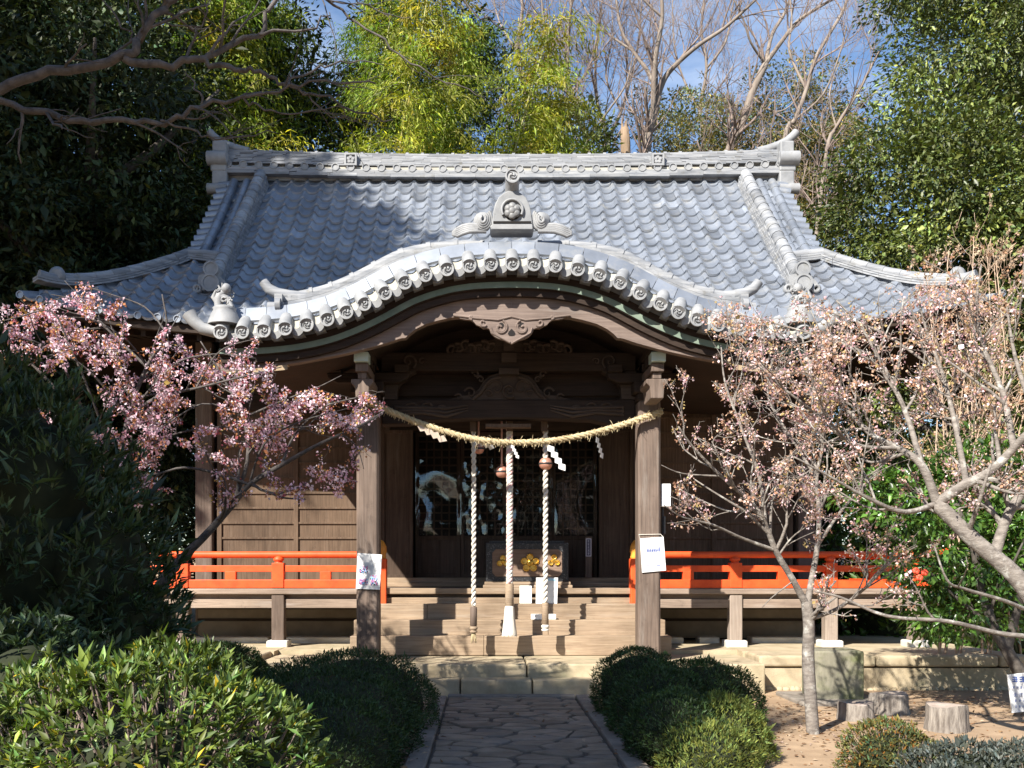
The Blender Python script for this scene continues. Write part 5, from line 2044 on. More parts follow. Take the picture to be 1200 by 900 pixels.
# thin pale cherry in the yard on the right
Y1 = 9.0
b1 = [
    limb([(953, 864, 9.0), (950, 820, 9.0), (947, 770, 9.0), (948, 735, 9.0), (945, 705, 9.0)], 0.078, 0.066),
    limb([(946, 712, 9.0), (930, 682, 8.95), (910, 648, 8.85), (897, 615, 8.8), (884, 593, 8.8), (845, 558, 8.7), (812, 524, 8.6), (795, 500, 8.5)], 0.052, 0.012),
    limb([(948, 712, 9.0), (953, 680, 9.05), (959, 640, 9.1), (960, 600, 9.1), (957, 560, 9.15), (966, 500, 9.2), (950, 440, 9.2), (940, 395, 9.1)], 0.048, 0.010),
    limb([(955, 722, 8.98), (985, 711, 8.9), (1013, 690, 8.8), (1047, 656, 8.6), (1075, 640, 8.4)], 0.032, 0.010),
    limb([(909, 645, 8.86), (868, 630, 8.7), (835, 615, 8.5), (800, 606, 8.4), (778, 592, 8.3)], 0.026, 0.006),
    limb([(884, 594, 8.8), (860, 600, 9.0), (830, 590, 9.2), (790, 570, 9.4)], 0.018, 0.005),
    limb([(897, 615, 8.8), (890, 560, 8.9), (870, 505, 9.0), (850, 450, 9.1), (845, 405, 9.2)], 0.030, 0.008),
    limb([(958, 640, 9.1), (985, 600, 9.3), (1020, 560, 9.4), (1060, 520, 9.5)], 0.028, 0.008),
    limb([(957, 560, 9.15), (925, 510, 9.3), (900, 465, 9.4), (905, 420, 9.5)], 0.024, 0.007),
    limb([(845, 558, 8.7), (800, 555, 8.6), (775, 545, 8.5)], 0.014, 0.004),
    limb([(930, 682, 8.95), (905, 700, 8.8), (893, 712, 8.7)], 0.012, 0.004),
    limb([(913, 650, 8.86), (928, 630, 8.8), (948, 615, 8.7)], 0.016, 0.006),
]


def keep1(p):
    u = 569 + (p[0] - CX) * F / p[1]
    v = 668 - (p[2] - CZ) * F / p[1]
    if v > 735:
        return False
    if u < 770 + max(0, 40 * math.sin(v * 0.05)):
        return False
    return v > 330 and not (u < 900 and v < 360) and not (v > 640 and u < 930)


cherry('cherry_tree', (P(953, 864, 9.0).x, 9.0, 0), 'thin pale-trunked cherry with faded brownish blossom standing before the stone block', [(p, [(0.76 if i == 0 else 0.66) * q for q in r]) for i, (p, r) in enumerate(b1)], 101, FADED, 6.5,
       (dict(TW1, n=4.4, len=0.72), dict(TW2, n=8), dict(TW3, n=8)), size=0.021, keep=keep1)

# thick old cherry leaning in from the right edge
b2 = [
    limb([(1330, 880, 7.2), (1270, 790, 7.3), (1225, 725, 7.4), (1190, 675, 7.5), (1140, 632, 7.6), (1098, 590, 7.7)], 0.115, 0.075),
    limb([(1098, 590, 7.7), (1080, 545, 7.7), (1052, 525, 7.8), (1018, 507, 7.9), (985, 470, 8.0), (960, 445, 8.1)], 0.05, 0.012),
    limb([(1105, 588, 7.7), (1133, 568, 7.6), (1162, 552, 7.5), (1188, 525, 7.4), (1215, 495, 7.3), (1260, 440, 7.2)], 0.058, 0.03),
    limb([(1160, 648, 7.55), (1180, 600, 7.6), (1215, 560, 7.7), (1260, 540, 7.7)], 0.06, 0.035),
    limb([(1098, 590, 7.7), (1060, 600, 7.6), (1020, 585, 7.5), (975, 560, 7.4), (930, 535, 7.3)], 0.032, 0.008),
    limb([(1080, 545, 7.7), (1060, 480, 7.9), (1030, 420, 8.1), (1010, 385, 8.2), (980, 352, 8.2)], 0.034, 0.008),
    limb([(1133, 568, 7.6), (1120, 500, 7.8), (1105, 440, 8.0), (1085, 385, 8.1), (1075, 345, 8.1)], 0.034, 0.008),
    limb([(1188, 525, 7.4), (1175, 460, 7.6), (1150, 400, 7.7), (1145, 350, 7.7), (1150, 310, 7.7)], 0.034, 0.008),
    limb([(1052, 525, 7.8), (1000, 520, 7.7), (950, 480, 7.6), (900, 440, 7.5), (868, 402, 7.5)], 0.024, 0.006),
    limb([(1270, 790, 7.3), (1225, 752, 6.9), (1170, 742, 6.8), (1110, 728, 6.7), (1040, 722, 6.7), (985, 700, 6.7), (955, 693, 6.7)], 0.03, 0.008),
    limb([(1225, 725, 7.4), (1180, 705, 7.0), (1130, 690, 6.9), (1110, 680, 6.8), (1095, 640, 6.8)], 0.022, 0.007),
    limb([(1215, 495, 7.3), (1190, 420, 7.4), (1180, 360, 7.5)], 0.03, 0.008),
    limb([(1030, 420, 8.1), (980, 400, 8.3), (930, 385, 8.5), (880, 372, 8.6), (850, 365, 8.6)], 0.018, 0.005),
    limb([(1105, 440, 8.0), (1050, 400, 8.2), (1000, 375, 8.3), (950, 360, 8.4)], 0.018, 0.005),
]


def keep2(p):
    u = 569 + (p[0] - CX) * F / p[1]
    v = 668 - (p[2] - CZ) * F / p[1]
    lim = 800 if v < 430 else 860
    if v > 612:
        return (u > 960 and 640 < v < 712 and hash((round(u), round(v))) % 3 == 0)
    top = 335 + 0.0005 * (max(0, 1050 - u)) ** 2 * 0.5
    return u > lim and v > top - 40 * (u > 1080)


cherry('cherry_tree', (P(1330, 0, 7.2).x, 7.2, 0), 'thick rough-barked old cherry leaning in at the right, crown of faded brownish blossom', [(p, [0.74 * q for q in r]) for p, r in b2], 202, FADED, 6.5,
       (dict(TW1, n=6.0, len=0.75), dict(TW2, n=8.5), dict(TW3, n=8)), size=0.021, bark=BARK_CH, keep=keep2)

# pink cherry on the left behind the dark shrub
b3 = [
    limb([(128, 905, 9.6), (150, 790, 9.6), (180, 700, 9.6), (207, 660, 9.6)], 0.085, 0.062),
    limb([(207, 660, 9.6), (240, 628, 9.6), (272, 592, 9.6), (292, 568, 9.6), (330, 545, 9.5), (375, 520, 9.4), (420, 500, 9.3), (450, 482, 9.2)], 0.056, 0.007),
    limb([(160, 760, 9.6), (148, 660, 9.7), (142, 560, 9.8), (150, 490, 9.8), (172, 430, 9.8), (195, 390, 9.8), (190, 345, 9.8)], 0.05, 0.009),
    limb([(150, 490, 9.8), (185, 465, 9.7), (230, 455, 9.6), (290, 440, 9.5), (330, 430, 9.5)], 0.026, 0.006),
    limb([(292, 568, 9.6), (255, 555, 9.5), (215, 548, 9.4), (180, 556, 9.4), (120, 560, 9.3)], 0.022, 0.007),
    limb([(142, 560, 9.8), (105, 500, 9.7), (60, 450, 9.6), (20, 410, 9.5), (-15, 385, 9.5)], 0.032, 0.008),
    limb([(172, 430, 9.8), (130, 390, 9.8), (95, 355, 9.8), (60, 345, 9.8)], 0.02, 0.005),
    limb([(272, 592, 9.6), (290, 540, 9.7), (285, 490, 9.8), (260, 440, 9.9), (235, 400, 9.9)], 0.030, 0.007),
    limb([(330, 545, 9.5), (345, 510, 9.6), (375, 480, 9.6), (400, 470, 9.5), (440, 462, 9.4)], 0.018, 0.004),
    limb([(285, 490, 9.8), (330, 470, 9.7), (370, 455, 9.6), (400, 440, 9.5)], 0.016, 0.004),
    limb([(230, 455, 9.6), (250, 420, 9.5), (270, 405, 9.4), (310, 395, 9.3)], 0.014, 0.004),
    limb([(195, 390, 9.8), (170, 360, 9.9), (130, 345, 9.9), (100, 335, 9.9)], 0.013, 0.004),
    limb([(292, 568, 9.6), (330, 578, 9.5), (370, 560, 9.4)], 0.012, 0.004),
    limb([(60, 450, 9.6), (45, 480, 9.5), (10, 490, 9.4)], 0.014, 0.004),
    limb([(105, 500, 9.7), (75, 430, 9.3), (40, 400, 9.0), (-10, 400, 8.8)], 0.018, 0.005),
    limb([(142, 560, 9.8), (110, 470, 9.4), (80, 400, 9.2), (60, 365, 9.1), (20, 372, 9.0), (-10, 380, 9.0)], 0.016, 0.005),
    limb([(172, 430, 9.8), (150, 400, 9.5), (110, 375, 9.4), (75, 372, 9.3)], 0.012, 0.004),
    limb([(150, 490, 9.8), (110, 440, 9.5), (70, 415, 9.3), (30, 430, 9.2)], 0.016, 0.005),
    limb([(150, 490, 9.8), (200, 430, 9.6), (250, 415, 9.5), (300, 420, 9.4)], 0.016, 0.005),
    limb([(292, 568, 9.6), (310, 520, 9.4), (350, 495, 9.3), (410, 478, 9.2)], 0.018, 0.005),
    limb([(285, 490, 9.8), (310, 500, 9.6), (360, 500, 9.5), (400, 492, 9.4)], 0.014, 0.004),
    limb([(265, 500, 10.0), (230, 480, 9.7), (190, 500, 9.5), (150, 520, 9.4)], 0.014, 0.004),
    limb([(142, 560, 9.8), (180, 520, 9.9), (220, 505, 10.0), (265, 500, 10.1)], 0.022, 0.006),
]


def keep3(p):
    u = 569 + (p[0] - CX) * F / p[1]
    v = 668 - (p[2] - CZ) * F / p[1]
    if u > 455 or v > 598:
        return False
    if u > 330 and v < 452:
        return False
    if u > 215 and v < 395:
        return False
    if u > 150 and v < 425 and mnoise.noise((p[0] * 2.3, p[1] * 2.3, p[2] * 2.3)) < -0.12:
        return False
    return v > 328 and not (u < 70 and v < 350)


cherry('cherry_tree', (P(128, 0, 9.6).x, 9.6, 0), 'pink-blossomed cherry on the left with a dark slanting trunk before the veranda', [(p, [0.78 * q for q in r]) for p, r in b3], 303, PINK, 13.5,
       (dict(TW1, n=4.9, len=0.60), dict(TW2, n=7.8), dict(TW3, n=8.5)), bark=BARK_GREY, keep=keep3, size=0.026, bias=(0, 0, 0.04))

# bare branches reaching in from a tree outside the frame at the upper left
b4 = [
    limb([(-330, 900, 5.6), (-310, 700, 5.6), (-270, 480, 5.7), (-200, 290, 5.8), (-110, 170, 5.9), (-40, 122, 6.0)], 0.16, 0.075),
    limb([(-40, 122, 6.0), (0, 105, 6.0), (60, 84, 6.0), (145, 68, 6.0), (162, 44, 6.0), (185, 15, 6.0), (207, -2, 6.0), (240, -60, 6.0)], 0.040, 0.020),
    limb([(145, 69, 6.0), (200, 76, 6.05), (238, 66, 6.1), (275, 50, 6.2), (303, 40, 6.25), (320, 0, 6.3), (330, -40, 6.3)], 0.030, 0.012),
    limb([(303, 41, 6.25), (345, 38, 6.3), (370, 30, 6.35), (386, 14, 6.4)], 0.012, 0.004),
    limb([(232, 73, 6.1), (270, 80, 6.1), (300, 85, 6.1), (330, 97, 6.1), (355, 108, 6.15), (400, 122, 6.2), (460, 140, 6.2)], 0.022, 0.005),
    limb([(-110, 170, 5.9), (-50, 135, 5.95), (0, 120, 6.0), (50, 135, 6.0), (110, 143, 6.0), (170, 142, 6.0), (215, 138, 6.0), (240, 122, 6.0), (285, 114, 6.0), (325, 103, 6.0), (380, 97, 6.0), (440, 98, 6.1)], 0.030, 0.006),
    limb([(190, 140, 6.0), (230, 155, 6.0), (262, 162, 6.0), (325, 156, 6.0)], 0.010, 0.003),
    limb([(285, 114, 6.0), (310, 128, 6.0), (350, 134, 6.0), (400, 125, 6.0)], 0.010, 0.003),
    limb([(235, 120, 6.0), (228, 95, 6.0), (215, 82, 6.0)], 0.009, 0.003),
    limb([(155, 50, 6.0), (140, 25, 6.0), (122, 0, 6.0), (110, -20, 6.0)], 0.009, 0.004),
    limb([(215, 72, 6.05), (225, 45, 6.1), (240, 20, 6.1), (241, -10, 6.1)], 0.012, 0.004),
    limb([(355, 108, 6.15), (380, 130, 6.2), (420, 140, 6.2)], 0.008, 0.003),
    limb([(330, -40, 6.3), (365, -20, 6.6), (400, 15, 6.8), (440, 40, 6.8), (480, 72, 6.8), (520, 95, 6.8), (568, 115, 6.8)], 0.014, 0.003),
    limb([(330, -40, 6.3), (400, -75, 6.7), (480, -60, 7.0), (540, 0, 7.0), (570, 25, 7.0), (605, 35, 7.0)], 0.014, 0.003),
    limb([(365, -20, 6.6), (400, -12, 6.8), (440, 12, 6.9), (480, 20, 6.9)], 0.009, 0.003),
    limb([(335, 100, 6.1), (375, 80, 6.2), (410, 72, 6.2), (450, 76, 6.2)], 0.010, 0.003),
]
rs = np.random.default_rng(44)
b4 = [b4[0]] + [(p, [0.84 * q for q in r]) for p, r in snap(b4)[1:]]
b4 = [(p, r) if i == 0 else ([q + Vector(rs.normal(0, 0.012, 3)) if 0 < k < len(p) - 1 else q for k, q in enumerate(p)], r) for i, (p, r) in enumerate(b4)]
OT = thing('bare_tree', (P(-330, 0, 5.6).x, 5.6, 0), 'bare grey branches of a leafless cherry reaching in across the upper left', 'tree')
lv4 = (dict(n=3.4, len=0.50, ang=45, t0=0.2, seg=5, r=0.55, rmax=0.011, taper=0.4), dict(n=5.0, len=0.22, ang=45, t0=0.2, seg=4, r=0.6, rmax=0.005, taper=0.5, rmin=0.0018))
g = grow(rs, b4[1:], lv4, (0.05, 0, -0.03), 0.2)
g[0] = [b4[0]] + g[0]
branch_mesh(g[:1], (10,)).build('trunk', BARK_GREY, OT)
branch_mesh(g[1:], (5, 4)).build('branches', BARK_GREY, OT)

# ------------------------------------------------------------------ shrubs and hedges near the camera


def shell_shrub(name, label, cat, lobes, n, lsz, mat, seed, asp=0.4, out_bias=0.8, rough=0.06, var=0.25, warm=0.08, whorl=0, up=0.35, ctint=0.22, core=0.86, group=None, stems=0,
                base=None, tipcol=None):
    """Clipped shrub: leaves over a lumpy shell of overlapping ellipsoids, with an added near-black core filling the gaps."""
    rs = np.random.default_rng(seed)
    lob = [(np.array(c, float), np.array(r, float)) for c, r in lobes]
    area = np.array([(r[0] * r[1] + r[1] * r[2] + r[0] * r[2]) for c, r in lob])
    cnt = (n * area / area.sum()).astype(int)
    C, A, Nn, T = [], [], [], []
    for k, ((c, r), m) in enumerate(zip(lob, cnt)):
        d = unit(rs, int(m * 1.5))
        d = d[d[:, 2] > -0.75]
        wob = np.array([mnoise.fractal(tuple(q * 2.6 + k * 5.3), 1.0, 2.0, 4) for q in d])
        rad = 1 + rough * 1.6 * wob + rs.normal(0, 0.018, len(d)) - 0.10 * rs.random(len(d)) ** 2
        p = c + d * r * rad[:, None]
        ok = p[:, 2] > 0.015
        for j, (c2, r2_) in enumerate(lob):
            if j != k:
                ok &= (((p - c2) / (r2_ * 0.93)) ** 2).sum(1) > 1
        nrm = d / r
        nrm /= np.linalg.norm(nrm, axis=1)[:, None]
        p, nrm, wob = p[ok], nrm[ok], wob[ok]
        C.append(p); A.append(nrm)
        T.append(np.exp(ctint * 2.2 * wob))
    C, A, T = map(np.concatenate, (C, A, T))
    if whorl:
        k = len(C) // whorl
        C, A, T = C[rs.permutation(len(C))[:k]], A[:k], T[:k]
        # re-associate normals by recomputing from nearest lobe
        A = np.zeros_like(C)
        best = np.full(len(C), 9e9)
        for c, r in lob:
            q = (C - c) / r
            dd = np.abs((q ** 2).sum(1) - 1)
            nn = q / r
            nn /= np.linalg.norm(nn, axis=1)[:, None]
            A[dd < best] = nn[dd < best]
            best = np.minimum(best, dd)
        C = np.repeat(C, whorl, 0); A0 = np.repeat(A, whorl, 0); T = np.repeat(T * np.exp(rs.normal(0, 0.2, k)), whorl)
        ax = A0 * out_bias + rs.normal(0, 0.62, A0.shape)
        ax[:, 2] += up
        nr = A0 * 0.6 + rs.normal(0, 0.3, A0.shape)
        nr[:, 2] += 0.6
        C = C + rs.normal(0, lsz * 0.12, C.shape)
    else:
        ax = A * out_bias + rs.normal(0, 0.6, A.shape)
        ax[:, 2] += up
        nr = A + rs.normal(0, 0.5, A.shape)
    m = len(C)
    L = lsz * np.exp(rs.normal(0, 0.32 if whorl else 0.28, m))
    t = tints(rs, m, var, warm) * T[:, None]
    if tipcol is not None:
        frac, colr = tipcol
        k = rs.random(m) < frac
        t[k] = np.array(colr) * np.exp(rs.normal(0, 0.2, (k.sum(), 1)))
    ex = MB()
    if core:
        for c, r in lob:
            rows = []
            for th in np.linspace(-math.pi / 2, math.pi / 2, 13):
                rows.append([tuple(c + np.array([math.cos(th) * math.cos(ph), math.cos(th) * math.sin(ph), math.sin(th)]) * r * core) for ph in np.linspace(0, 2 * math.pi, 25)])
            ex.sheet([[(x, y, max(z, -0.02)) for x, y, z in row] for row in rows])
    T_ = thing(name, base or (float(lob[0][0][0]), float(lob[0][0][1]), 0), label, cat, group)
    leaf_mesh('foliage', mat, C, ax, nr, L, L * asp, t, T_)
    if core:
        ex.build('dark_core_filler', CORE, T_)  # near-black filler added so the shrub is not see-through
    if stems:
        s = MB()
        for i in range(stems):
            k = rs.integers(0, m)
            p = Vector(C[k])
            a = Vector(A[k] if not whorl else A0[k])
            q = p - a * rs.uniform(0.1, 0.25) - Vector((0, 0, 0.1))
            s.tube([q, p.lerp(q, 0.5) + Vector(rs.normal(0, 0.01, 3)), p + a * rs.uniform(0, 0.03)], [0.006, 0.0045, 0.003], 5)
        s.build('stem', BARK_TWIG, T_)
    return T_


shell_shrub('clipped_hedge', 'rounded dark green hedge along the left side of the flagstone path', 'hedge',
            [((-1.52, 9.3, 0.22), (0.74, 1.05, 0.50)), ((-1.62, 8.0, 0.2), (0.78, 1.0, 0.50)), ((-1.45, 7.0, 0.15), (0.55, 0.8, 0.42)), ((-2.0, 9.4, 0.2), (0.6, 0.8, 0.42))],
            56000, 0.030, LEAF_BOX, 1, asp=0.28, rough=0.085, var=0.35, tipcol=(0.02, (2.6, 2.0, 1.2)))
shell_shrub('clipped_hedge', 'rounded dark green hedge along the right side of the flagstone path', 'hedge',
            [((1.27, 10.0, 0.25), (0.46, 0.6, 0.44)), ((1.74, 9.2, 0.2), (0.54, 0.62, 0.46)), ((1.28, 8.8, 0.2), (0.46, 0.6, 0.43)), ((1.22, 7.8, 0.15), (0.40, 0.7, 0.38))],
            52000, 0.030, LEAF_BOX, 2, asp=0.28, rough=0.09, var=0.35, tipcol=(0.02, (2.6, 2.0, 1.2)))
shell_shrub('low_conifer', 'low feathery conifer with yellow-green tips right of the path hedge', 'shrub',
            [((1.58, 7.8, 0.08), (0.36, 0.5, 0.40)), ((1.36, 7.3, 0.05), (0.36, 0.45, 0.32)), ((1.76, 8.1, 0.05), (0.26, 0.4, 0.32))],
            22000, 0.034, LEAF_CON, 3, asp=0.25, rough=0.14, var=0.35, warm=0.12, up=0.6, core=0.78)
shell_shrub('round_shrub', 'small domed dark shrub in shade before the left veranda', 'shrub',
            [((-3.35, 11.3, 0.15), (0.62, 0.5, 0.50))], 17000, 0.03, LEAF_BOX, 4, asp=0.38, rough=0.05)
shell_shrub('low_azalea', 'small round azalea with reddish olive leaves between the stumps and the camera', 'shrub',
            [((2.66, 7.2, 0.08), (0.33, 0.34, 0.30)), ((2.86, 7.3, 0.05), (0.26, 0.3, 0.22))], 8500, 0.030, LEAF_OLIVE, 5, asp=0.38, rough=0.14, var=0.35, warm=0.22, core=0.75, stems=120,
            tipcol=(0.14, (2.2, 0.9, 0.6)))
shell_shrub('low_shrub', 'low shaded shrub with small bluish leaves in the bottom right corner', 'shrub',
            [((3.0, 6.6, 0.02), (0.5, 0.4, 0.30)), ((3.5, 6.5, 0.04), (0.6, 0.45, 0.32)), ((2.7, 6.3, 0.0), (0.4, 0.35, 0.22))], 15000, 0.034, LEAF_BLUE, 6, asp=0.42, rough=0.13, core=0.8, stems=60)
# broad azalea in the left foreground
shell_shrub('azalea_bush', 'broad sunlit azalea bush with fresh green whorled leaves in the left foreground', 'shrub',
            [((-1.78, 4.35, 0.50), (0.62, 0.6, 0.58)), ((-1.42, 4.45, 0.44), (0.40, 0.5, 0.54)), ((-2.3, 4.5, 0.42), (0.5, 0.55, 0.60)), ((-1.9, 5.0, 0.46), (0.6, 0.5, 0.62)), ((-1.28, 4.3, 0.36), (0.26, 0.4, 0.42))],
            36000, 0.050, LEAF_RHO, 7, asp=0.30, rough=0.10, whorl=8, var=0.34, warm=0.14, up=0.25, core=0.60, stems=700, ctint=0.2, tipcol=(0.018, (5.5, 2.8, 0.8)))
shell_shrub('dark_shrub', 'low dark broad-leaved shrub in shade behind the sunlit azalea at far left', 'shrub',
            [((-2.75, 5.3, 0.55), (0.5, 0.5, 0.68)), ((-2.9, 5.8, 0.5), (0.6, 0.5, 0.7))], 7000, 0.055, LEAF_OLE, 8, asp=0.36, rough=0.12, whorl=7, core=0.8)
# tall dark shrub at left
shell_shrub('tall_shrub', 'tall dense dark shrub with lance-shaped leaves filling the left side', 'shrub',
            [((-3.60, 7.2, 2.05), (0.62, 0.8, 0.72)), ((-3.75, 7.2, 1.5), (0.92, 0.9, 1.05)), ((-3.12, 7.2, 1.45), (0.44, 0.7, 0.66)), ((-4.05, 7.3, 2.35), (0.7, 0.8, 0.72)), ((-2.92, 7.25, 1.05), (0.36, 0.6, 0.5)),
             ((-3.35, 7.1, 0.85), (0.7, 0.7, 0.6)), ((-4.3, 7.3, 1.2), (0.9, 0.9, 1.1))],
            38000, 0.088, LEAF_OLE, 9, asp=0.22, rough=0.24, whorl=7, var=0.3, up=0.75, core=0.74, ctint=0.3)
sh = [o for o in bpy.data.objects if o.name == 'tall_shrub'][0]
s = MB()
for dx in (-0.3, 0.0, 0.25):
    s.tube([(-3.4 + dx, 7.3, -0.05), (-3.4 + dx * 1.4, 7.3, 0.5), (-3.4 + dx * 1.8, 7.3, 1.2)], [0.05, 0.042, 0.03], 8)
s.build('trunk', BARK_DK, sh)

# camellia with its leaning trunk and hung notice, right side
rs = np.random.default_rng(31)
CM = thing('camellia_tree', (P(1200, 0, 10.2).x, 10.2, 0), 'glossy green camellia with a few red flowers at the right end of the veranda', 'tree')
g0 = [limb([(1212, 822, 10.2), (1196, 790, 10.2), (1180, 762, 10.2), (1165, 735, 10.3), (1150, 690, 10.5), (1140, 640, 10.6), (1120, 590, 10.7)], 0.075, 0.03),
      limb([(1180, 762, 10.2), (1195, 700, 10.3), (1205, 640, 10.4), (1200, 580, 10.5)], 0.05, 0.02),
      limb([(1165, 735, 10.3), (1120, 700, 10.4), (1080, 660, 10.5)], 0.03, 0.01)]
gg = grow(rs, g0, (dict(n=3, len=0.8, ang=50, t0=0.3, seg=5, r=0.5, taper=0.4), dict(n=4, len=0.4, ang=50, t0=0.2, seg=3, r=0.5, rmin=0.003)), (0, 0, 0.05))
branch_mesh(gg, (9, 6, 4)).build('trunk', BARK_DK, CM)
arr = clump_leaves(rs, [(tuple(P(1130, 650, 10.7)), (0.75, 0.6, 0.62)), (tuple(P(1080, 590, 11.0)), (0.7, 0.5, 0.5)), (tuple(P(1160, 560, 11.0)), (0.8, 0.6, 0.6)),
                        (tuple(P(1125, 715, 10.6)), (0.5, 0.4, 0.32)), (tuple(P(1190, 650, 11.0)), (0.7, 0.6, 0.7)), (tuple(P(1020, 585, 11.3)), (0.42, 0.4, 0.36)), (tuple(P(1230, 600, 11.0)), (0.8, 0.7, 0.9))],
                   380, 34, 0.17, 0.085, 0.35, 0.4, 0.42, var=0.32)
leaf_mesh('foliage', LEAF_CAM, *arr[:3], arr[3], arr[4], arr[5], CM)
FLW = mat_noise('camellia_flower', (0.62, 0.05, 0.03), (0.80, 0.12, 0.06), 8, 0.5)
for u, v in ((1077, 677), (1083, 671), (1073, 669)):
    c = P(u, v, 10.05)
    s = MB()
    for k in range(7):
        a = k * 0.9
        s.lathe([(0.008, 0), (0.020, 0.012), (0.017, 0.022), (0.004, 0.024)], (c.x + 0.018 * math.cos(a), c.y + 0.01 * (k % 2), c.z + 0.018 * math.sin(a)), 9, 0, 'Y')
    s.build('flower', FLW, CM)

HN = thing('hanging_notice', P(1195, 832, 10.0), 'white notice with rows of blue script hung on the leaning camellia trunk', 'notice')
mb, f = paper_board('', [(1186.5, 835.5), (1216, 832), (1211, 787.5), (1181, 791)], 10.0, 0.02, '', '', 0)
mb.build('sheet', PAPER, HN)
NINK = mat_plain('notice_ink', (0.10, 0.16, 0.42), 0.6)
for row, (v, n, hgt) in enumerate(((796, 3, 0.085), (805.5, 6, 0.03), (814, 4, 0.05), (821, 5, 0.032), (828, 6, 0.03))):
    a, c = P(1185 + row * 0.9, v, 9.998), P(1211 + row * 0.9, v - 2.5, 9.998)
    mb = MB()
    glyphs(mb, a.x, a.z - hgt / 2, c.x, a.z + hgt / 2, 9.9985, n, 0, row, False, 0.17 if row == 0 else 0.1)
    mb.build('script', NINK, HN)

# leafless twiggy shrub at the right behind the old cherry
rs = np.random.default_rng(71)
TS = thing('twiggy_shrub', (P(1150, 0, 12.2).x, 12.6, 0), 'leafless tan twiggy shrub rising behind the right corner of the roof', 'shrub')
base_b = []
for i in range(13):
    u = rs.uniform(1080, 1240)
    p0 = P(1150 + rs.uniform(-60, 60), 0, 12.6)
    p0.z = 0
    p1 = P(u, rs.uniform(270, 400), 12.6 + rs.uniform(-0.6, 0.6))
    mid = p0.lerp(p1, 0.55) + Vector((rs.normal(0, 0.15), 0, 0.1))
    base_b.append(([p0, p0.lerp(mid, 0.5), mid, mid.lerp(p1, 0.5) + Vector(rs.normal(0, 0.06, 3)), p1], list(np.linspace(0.015, 0.004, 5))))
gg = grow(rs, base_b, (dict(n=3.0, len=0.7, ang=35, t0=0.45, seg=4, r=0.55, rmax=0.008, taper=0.5), dict(n=6, len=0.32, ang=40, t0=0.2, seg=3, r=0.6, rmin=0.0026),), (0, 0, 0.1), 0.14)
branch_mesh(gg, (5, 4, 3)).build('branches', mat_noise('tan_twig', (0.36, 0.25, 0.17), (0.52, 0.39, 0.29), 3, 0.9), TS)
tips = gg[2]
arr = blossoms(rs, tips, 5, [(3, (0.50, 0.36, 0.24)), (2, (0.42, 0.24, 0.14)), (1, (0.6, 0.5, 0.36))], 0.028, 0.02)
leaf_mesh('dry_leaves', BLOSSOM, *arr[:3], arr[3], arr[4], arr[5], TS)

# ------------------------------------------------------------------ trees behind the shrine


def trunk_limbs(rs, h, r, spread, n=5, fork=0.45):
    base = [([(0, 0, -0.2), (rs.normal(0, .1), rs.normal(0, .1), h * 0.25), (rs.normal(0, .25), rs.normal(0, .25), h * 0.55), (rs.normal(0, .4), rs.normal(0, .4), h * 0.9)], [r, r * 0.8, r * 0.55, r * 0.15])]
    for i in range(n):
        a = 2 * math.pi * i / n + rs.uniform(-.5, .5)
        z = h * rs.uniform(fork - 0.1, fork + 0.3)
        e = Vector((math.cos(a), math.sin(a), 0)) * spread * rs.uniform(0.5, 0.9) + Vector((0, 0, z + h * 0.2))
        base.append(([(0, 0, z), (e.x * .45, e.y * .45, z + h * 0.08), (e.x, e.y, e.z)], [r * 0.4, r * 0.28, r * 0.1]))
    return base


def ev_tree(name, loc, label, ells, nclump, per, rcl, lsz, mat, seed, h, r=0.28, bark=BARK_DK, group=None, cat='tree', **kw):
    """Evergreen: own trunk with limbs, crown of leaf clumps; ells given relative to the foot."""
    rs = np.random.default_rng(seed)
    T = thing(name, (0, 0, 0), label, cat, group)
    branch_mesh([trunk_limbs(rs, h, r, max(e[1][0] for e in ells))], (8,)).build('trunk', bark, T)
    arr = clump_leaves(rs, ells, nclump, per, rcl, lsz, **kw)
    leaf_mesh('crown', mat, *arr[:3], arr[3], arr[4], arr[5], T)
    T.location = loc
    return T


# right: big glossy evergreens
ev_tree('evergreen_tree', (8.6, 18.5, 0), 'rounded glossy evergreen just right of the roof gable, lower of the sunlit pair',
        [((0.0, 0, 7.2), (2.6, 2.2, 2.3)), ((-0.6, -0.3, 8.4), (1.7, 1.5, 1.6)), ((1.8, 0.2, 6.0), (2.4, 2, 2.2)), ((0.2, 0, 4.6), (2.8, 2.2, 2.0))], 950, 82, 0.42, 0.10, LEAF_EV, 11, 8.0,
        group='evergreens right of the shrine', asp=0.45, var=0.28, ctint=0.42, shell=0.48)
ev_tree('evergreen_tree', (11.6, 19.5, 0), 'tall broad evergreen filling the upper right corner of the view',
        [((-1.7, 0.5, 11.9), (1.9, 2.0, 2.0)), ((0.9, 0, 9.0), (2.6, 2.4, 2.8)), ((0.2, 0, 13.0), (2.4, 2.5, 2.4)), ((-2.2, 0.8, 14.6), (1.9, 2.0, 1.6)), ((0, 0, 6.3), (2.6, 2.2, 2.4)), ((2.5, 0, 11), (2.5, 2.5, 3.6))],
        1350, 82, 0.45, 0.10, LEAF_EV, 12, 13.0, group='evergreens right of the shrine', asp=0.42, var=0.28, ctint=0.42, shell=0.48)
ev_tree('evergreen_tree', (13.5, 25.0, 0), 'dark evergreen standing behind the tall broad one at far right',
        [((0, 0, 12), (3.5, 3, 5)), ((-1.0, 0, 6), (4, 3, 4.5))], 620, 50, 0.6, 0.17, LEAF_DK, 13, 13, group='evergreens right of the shrine')

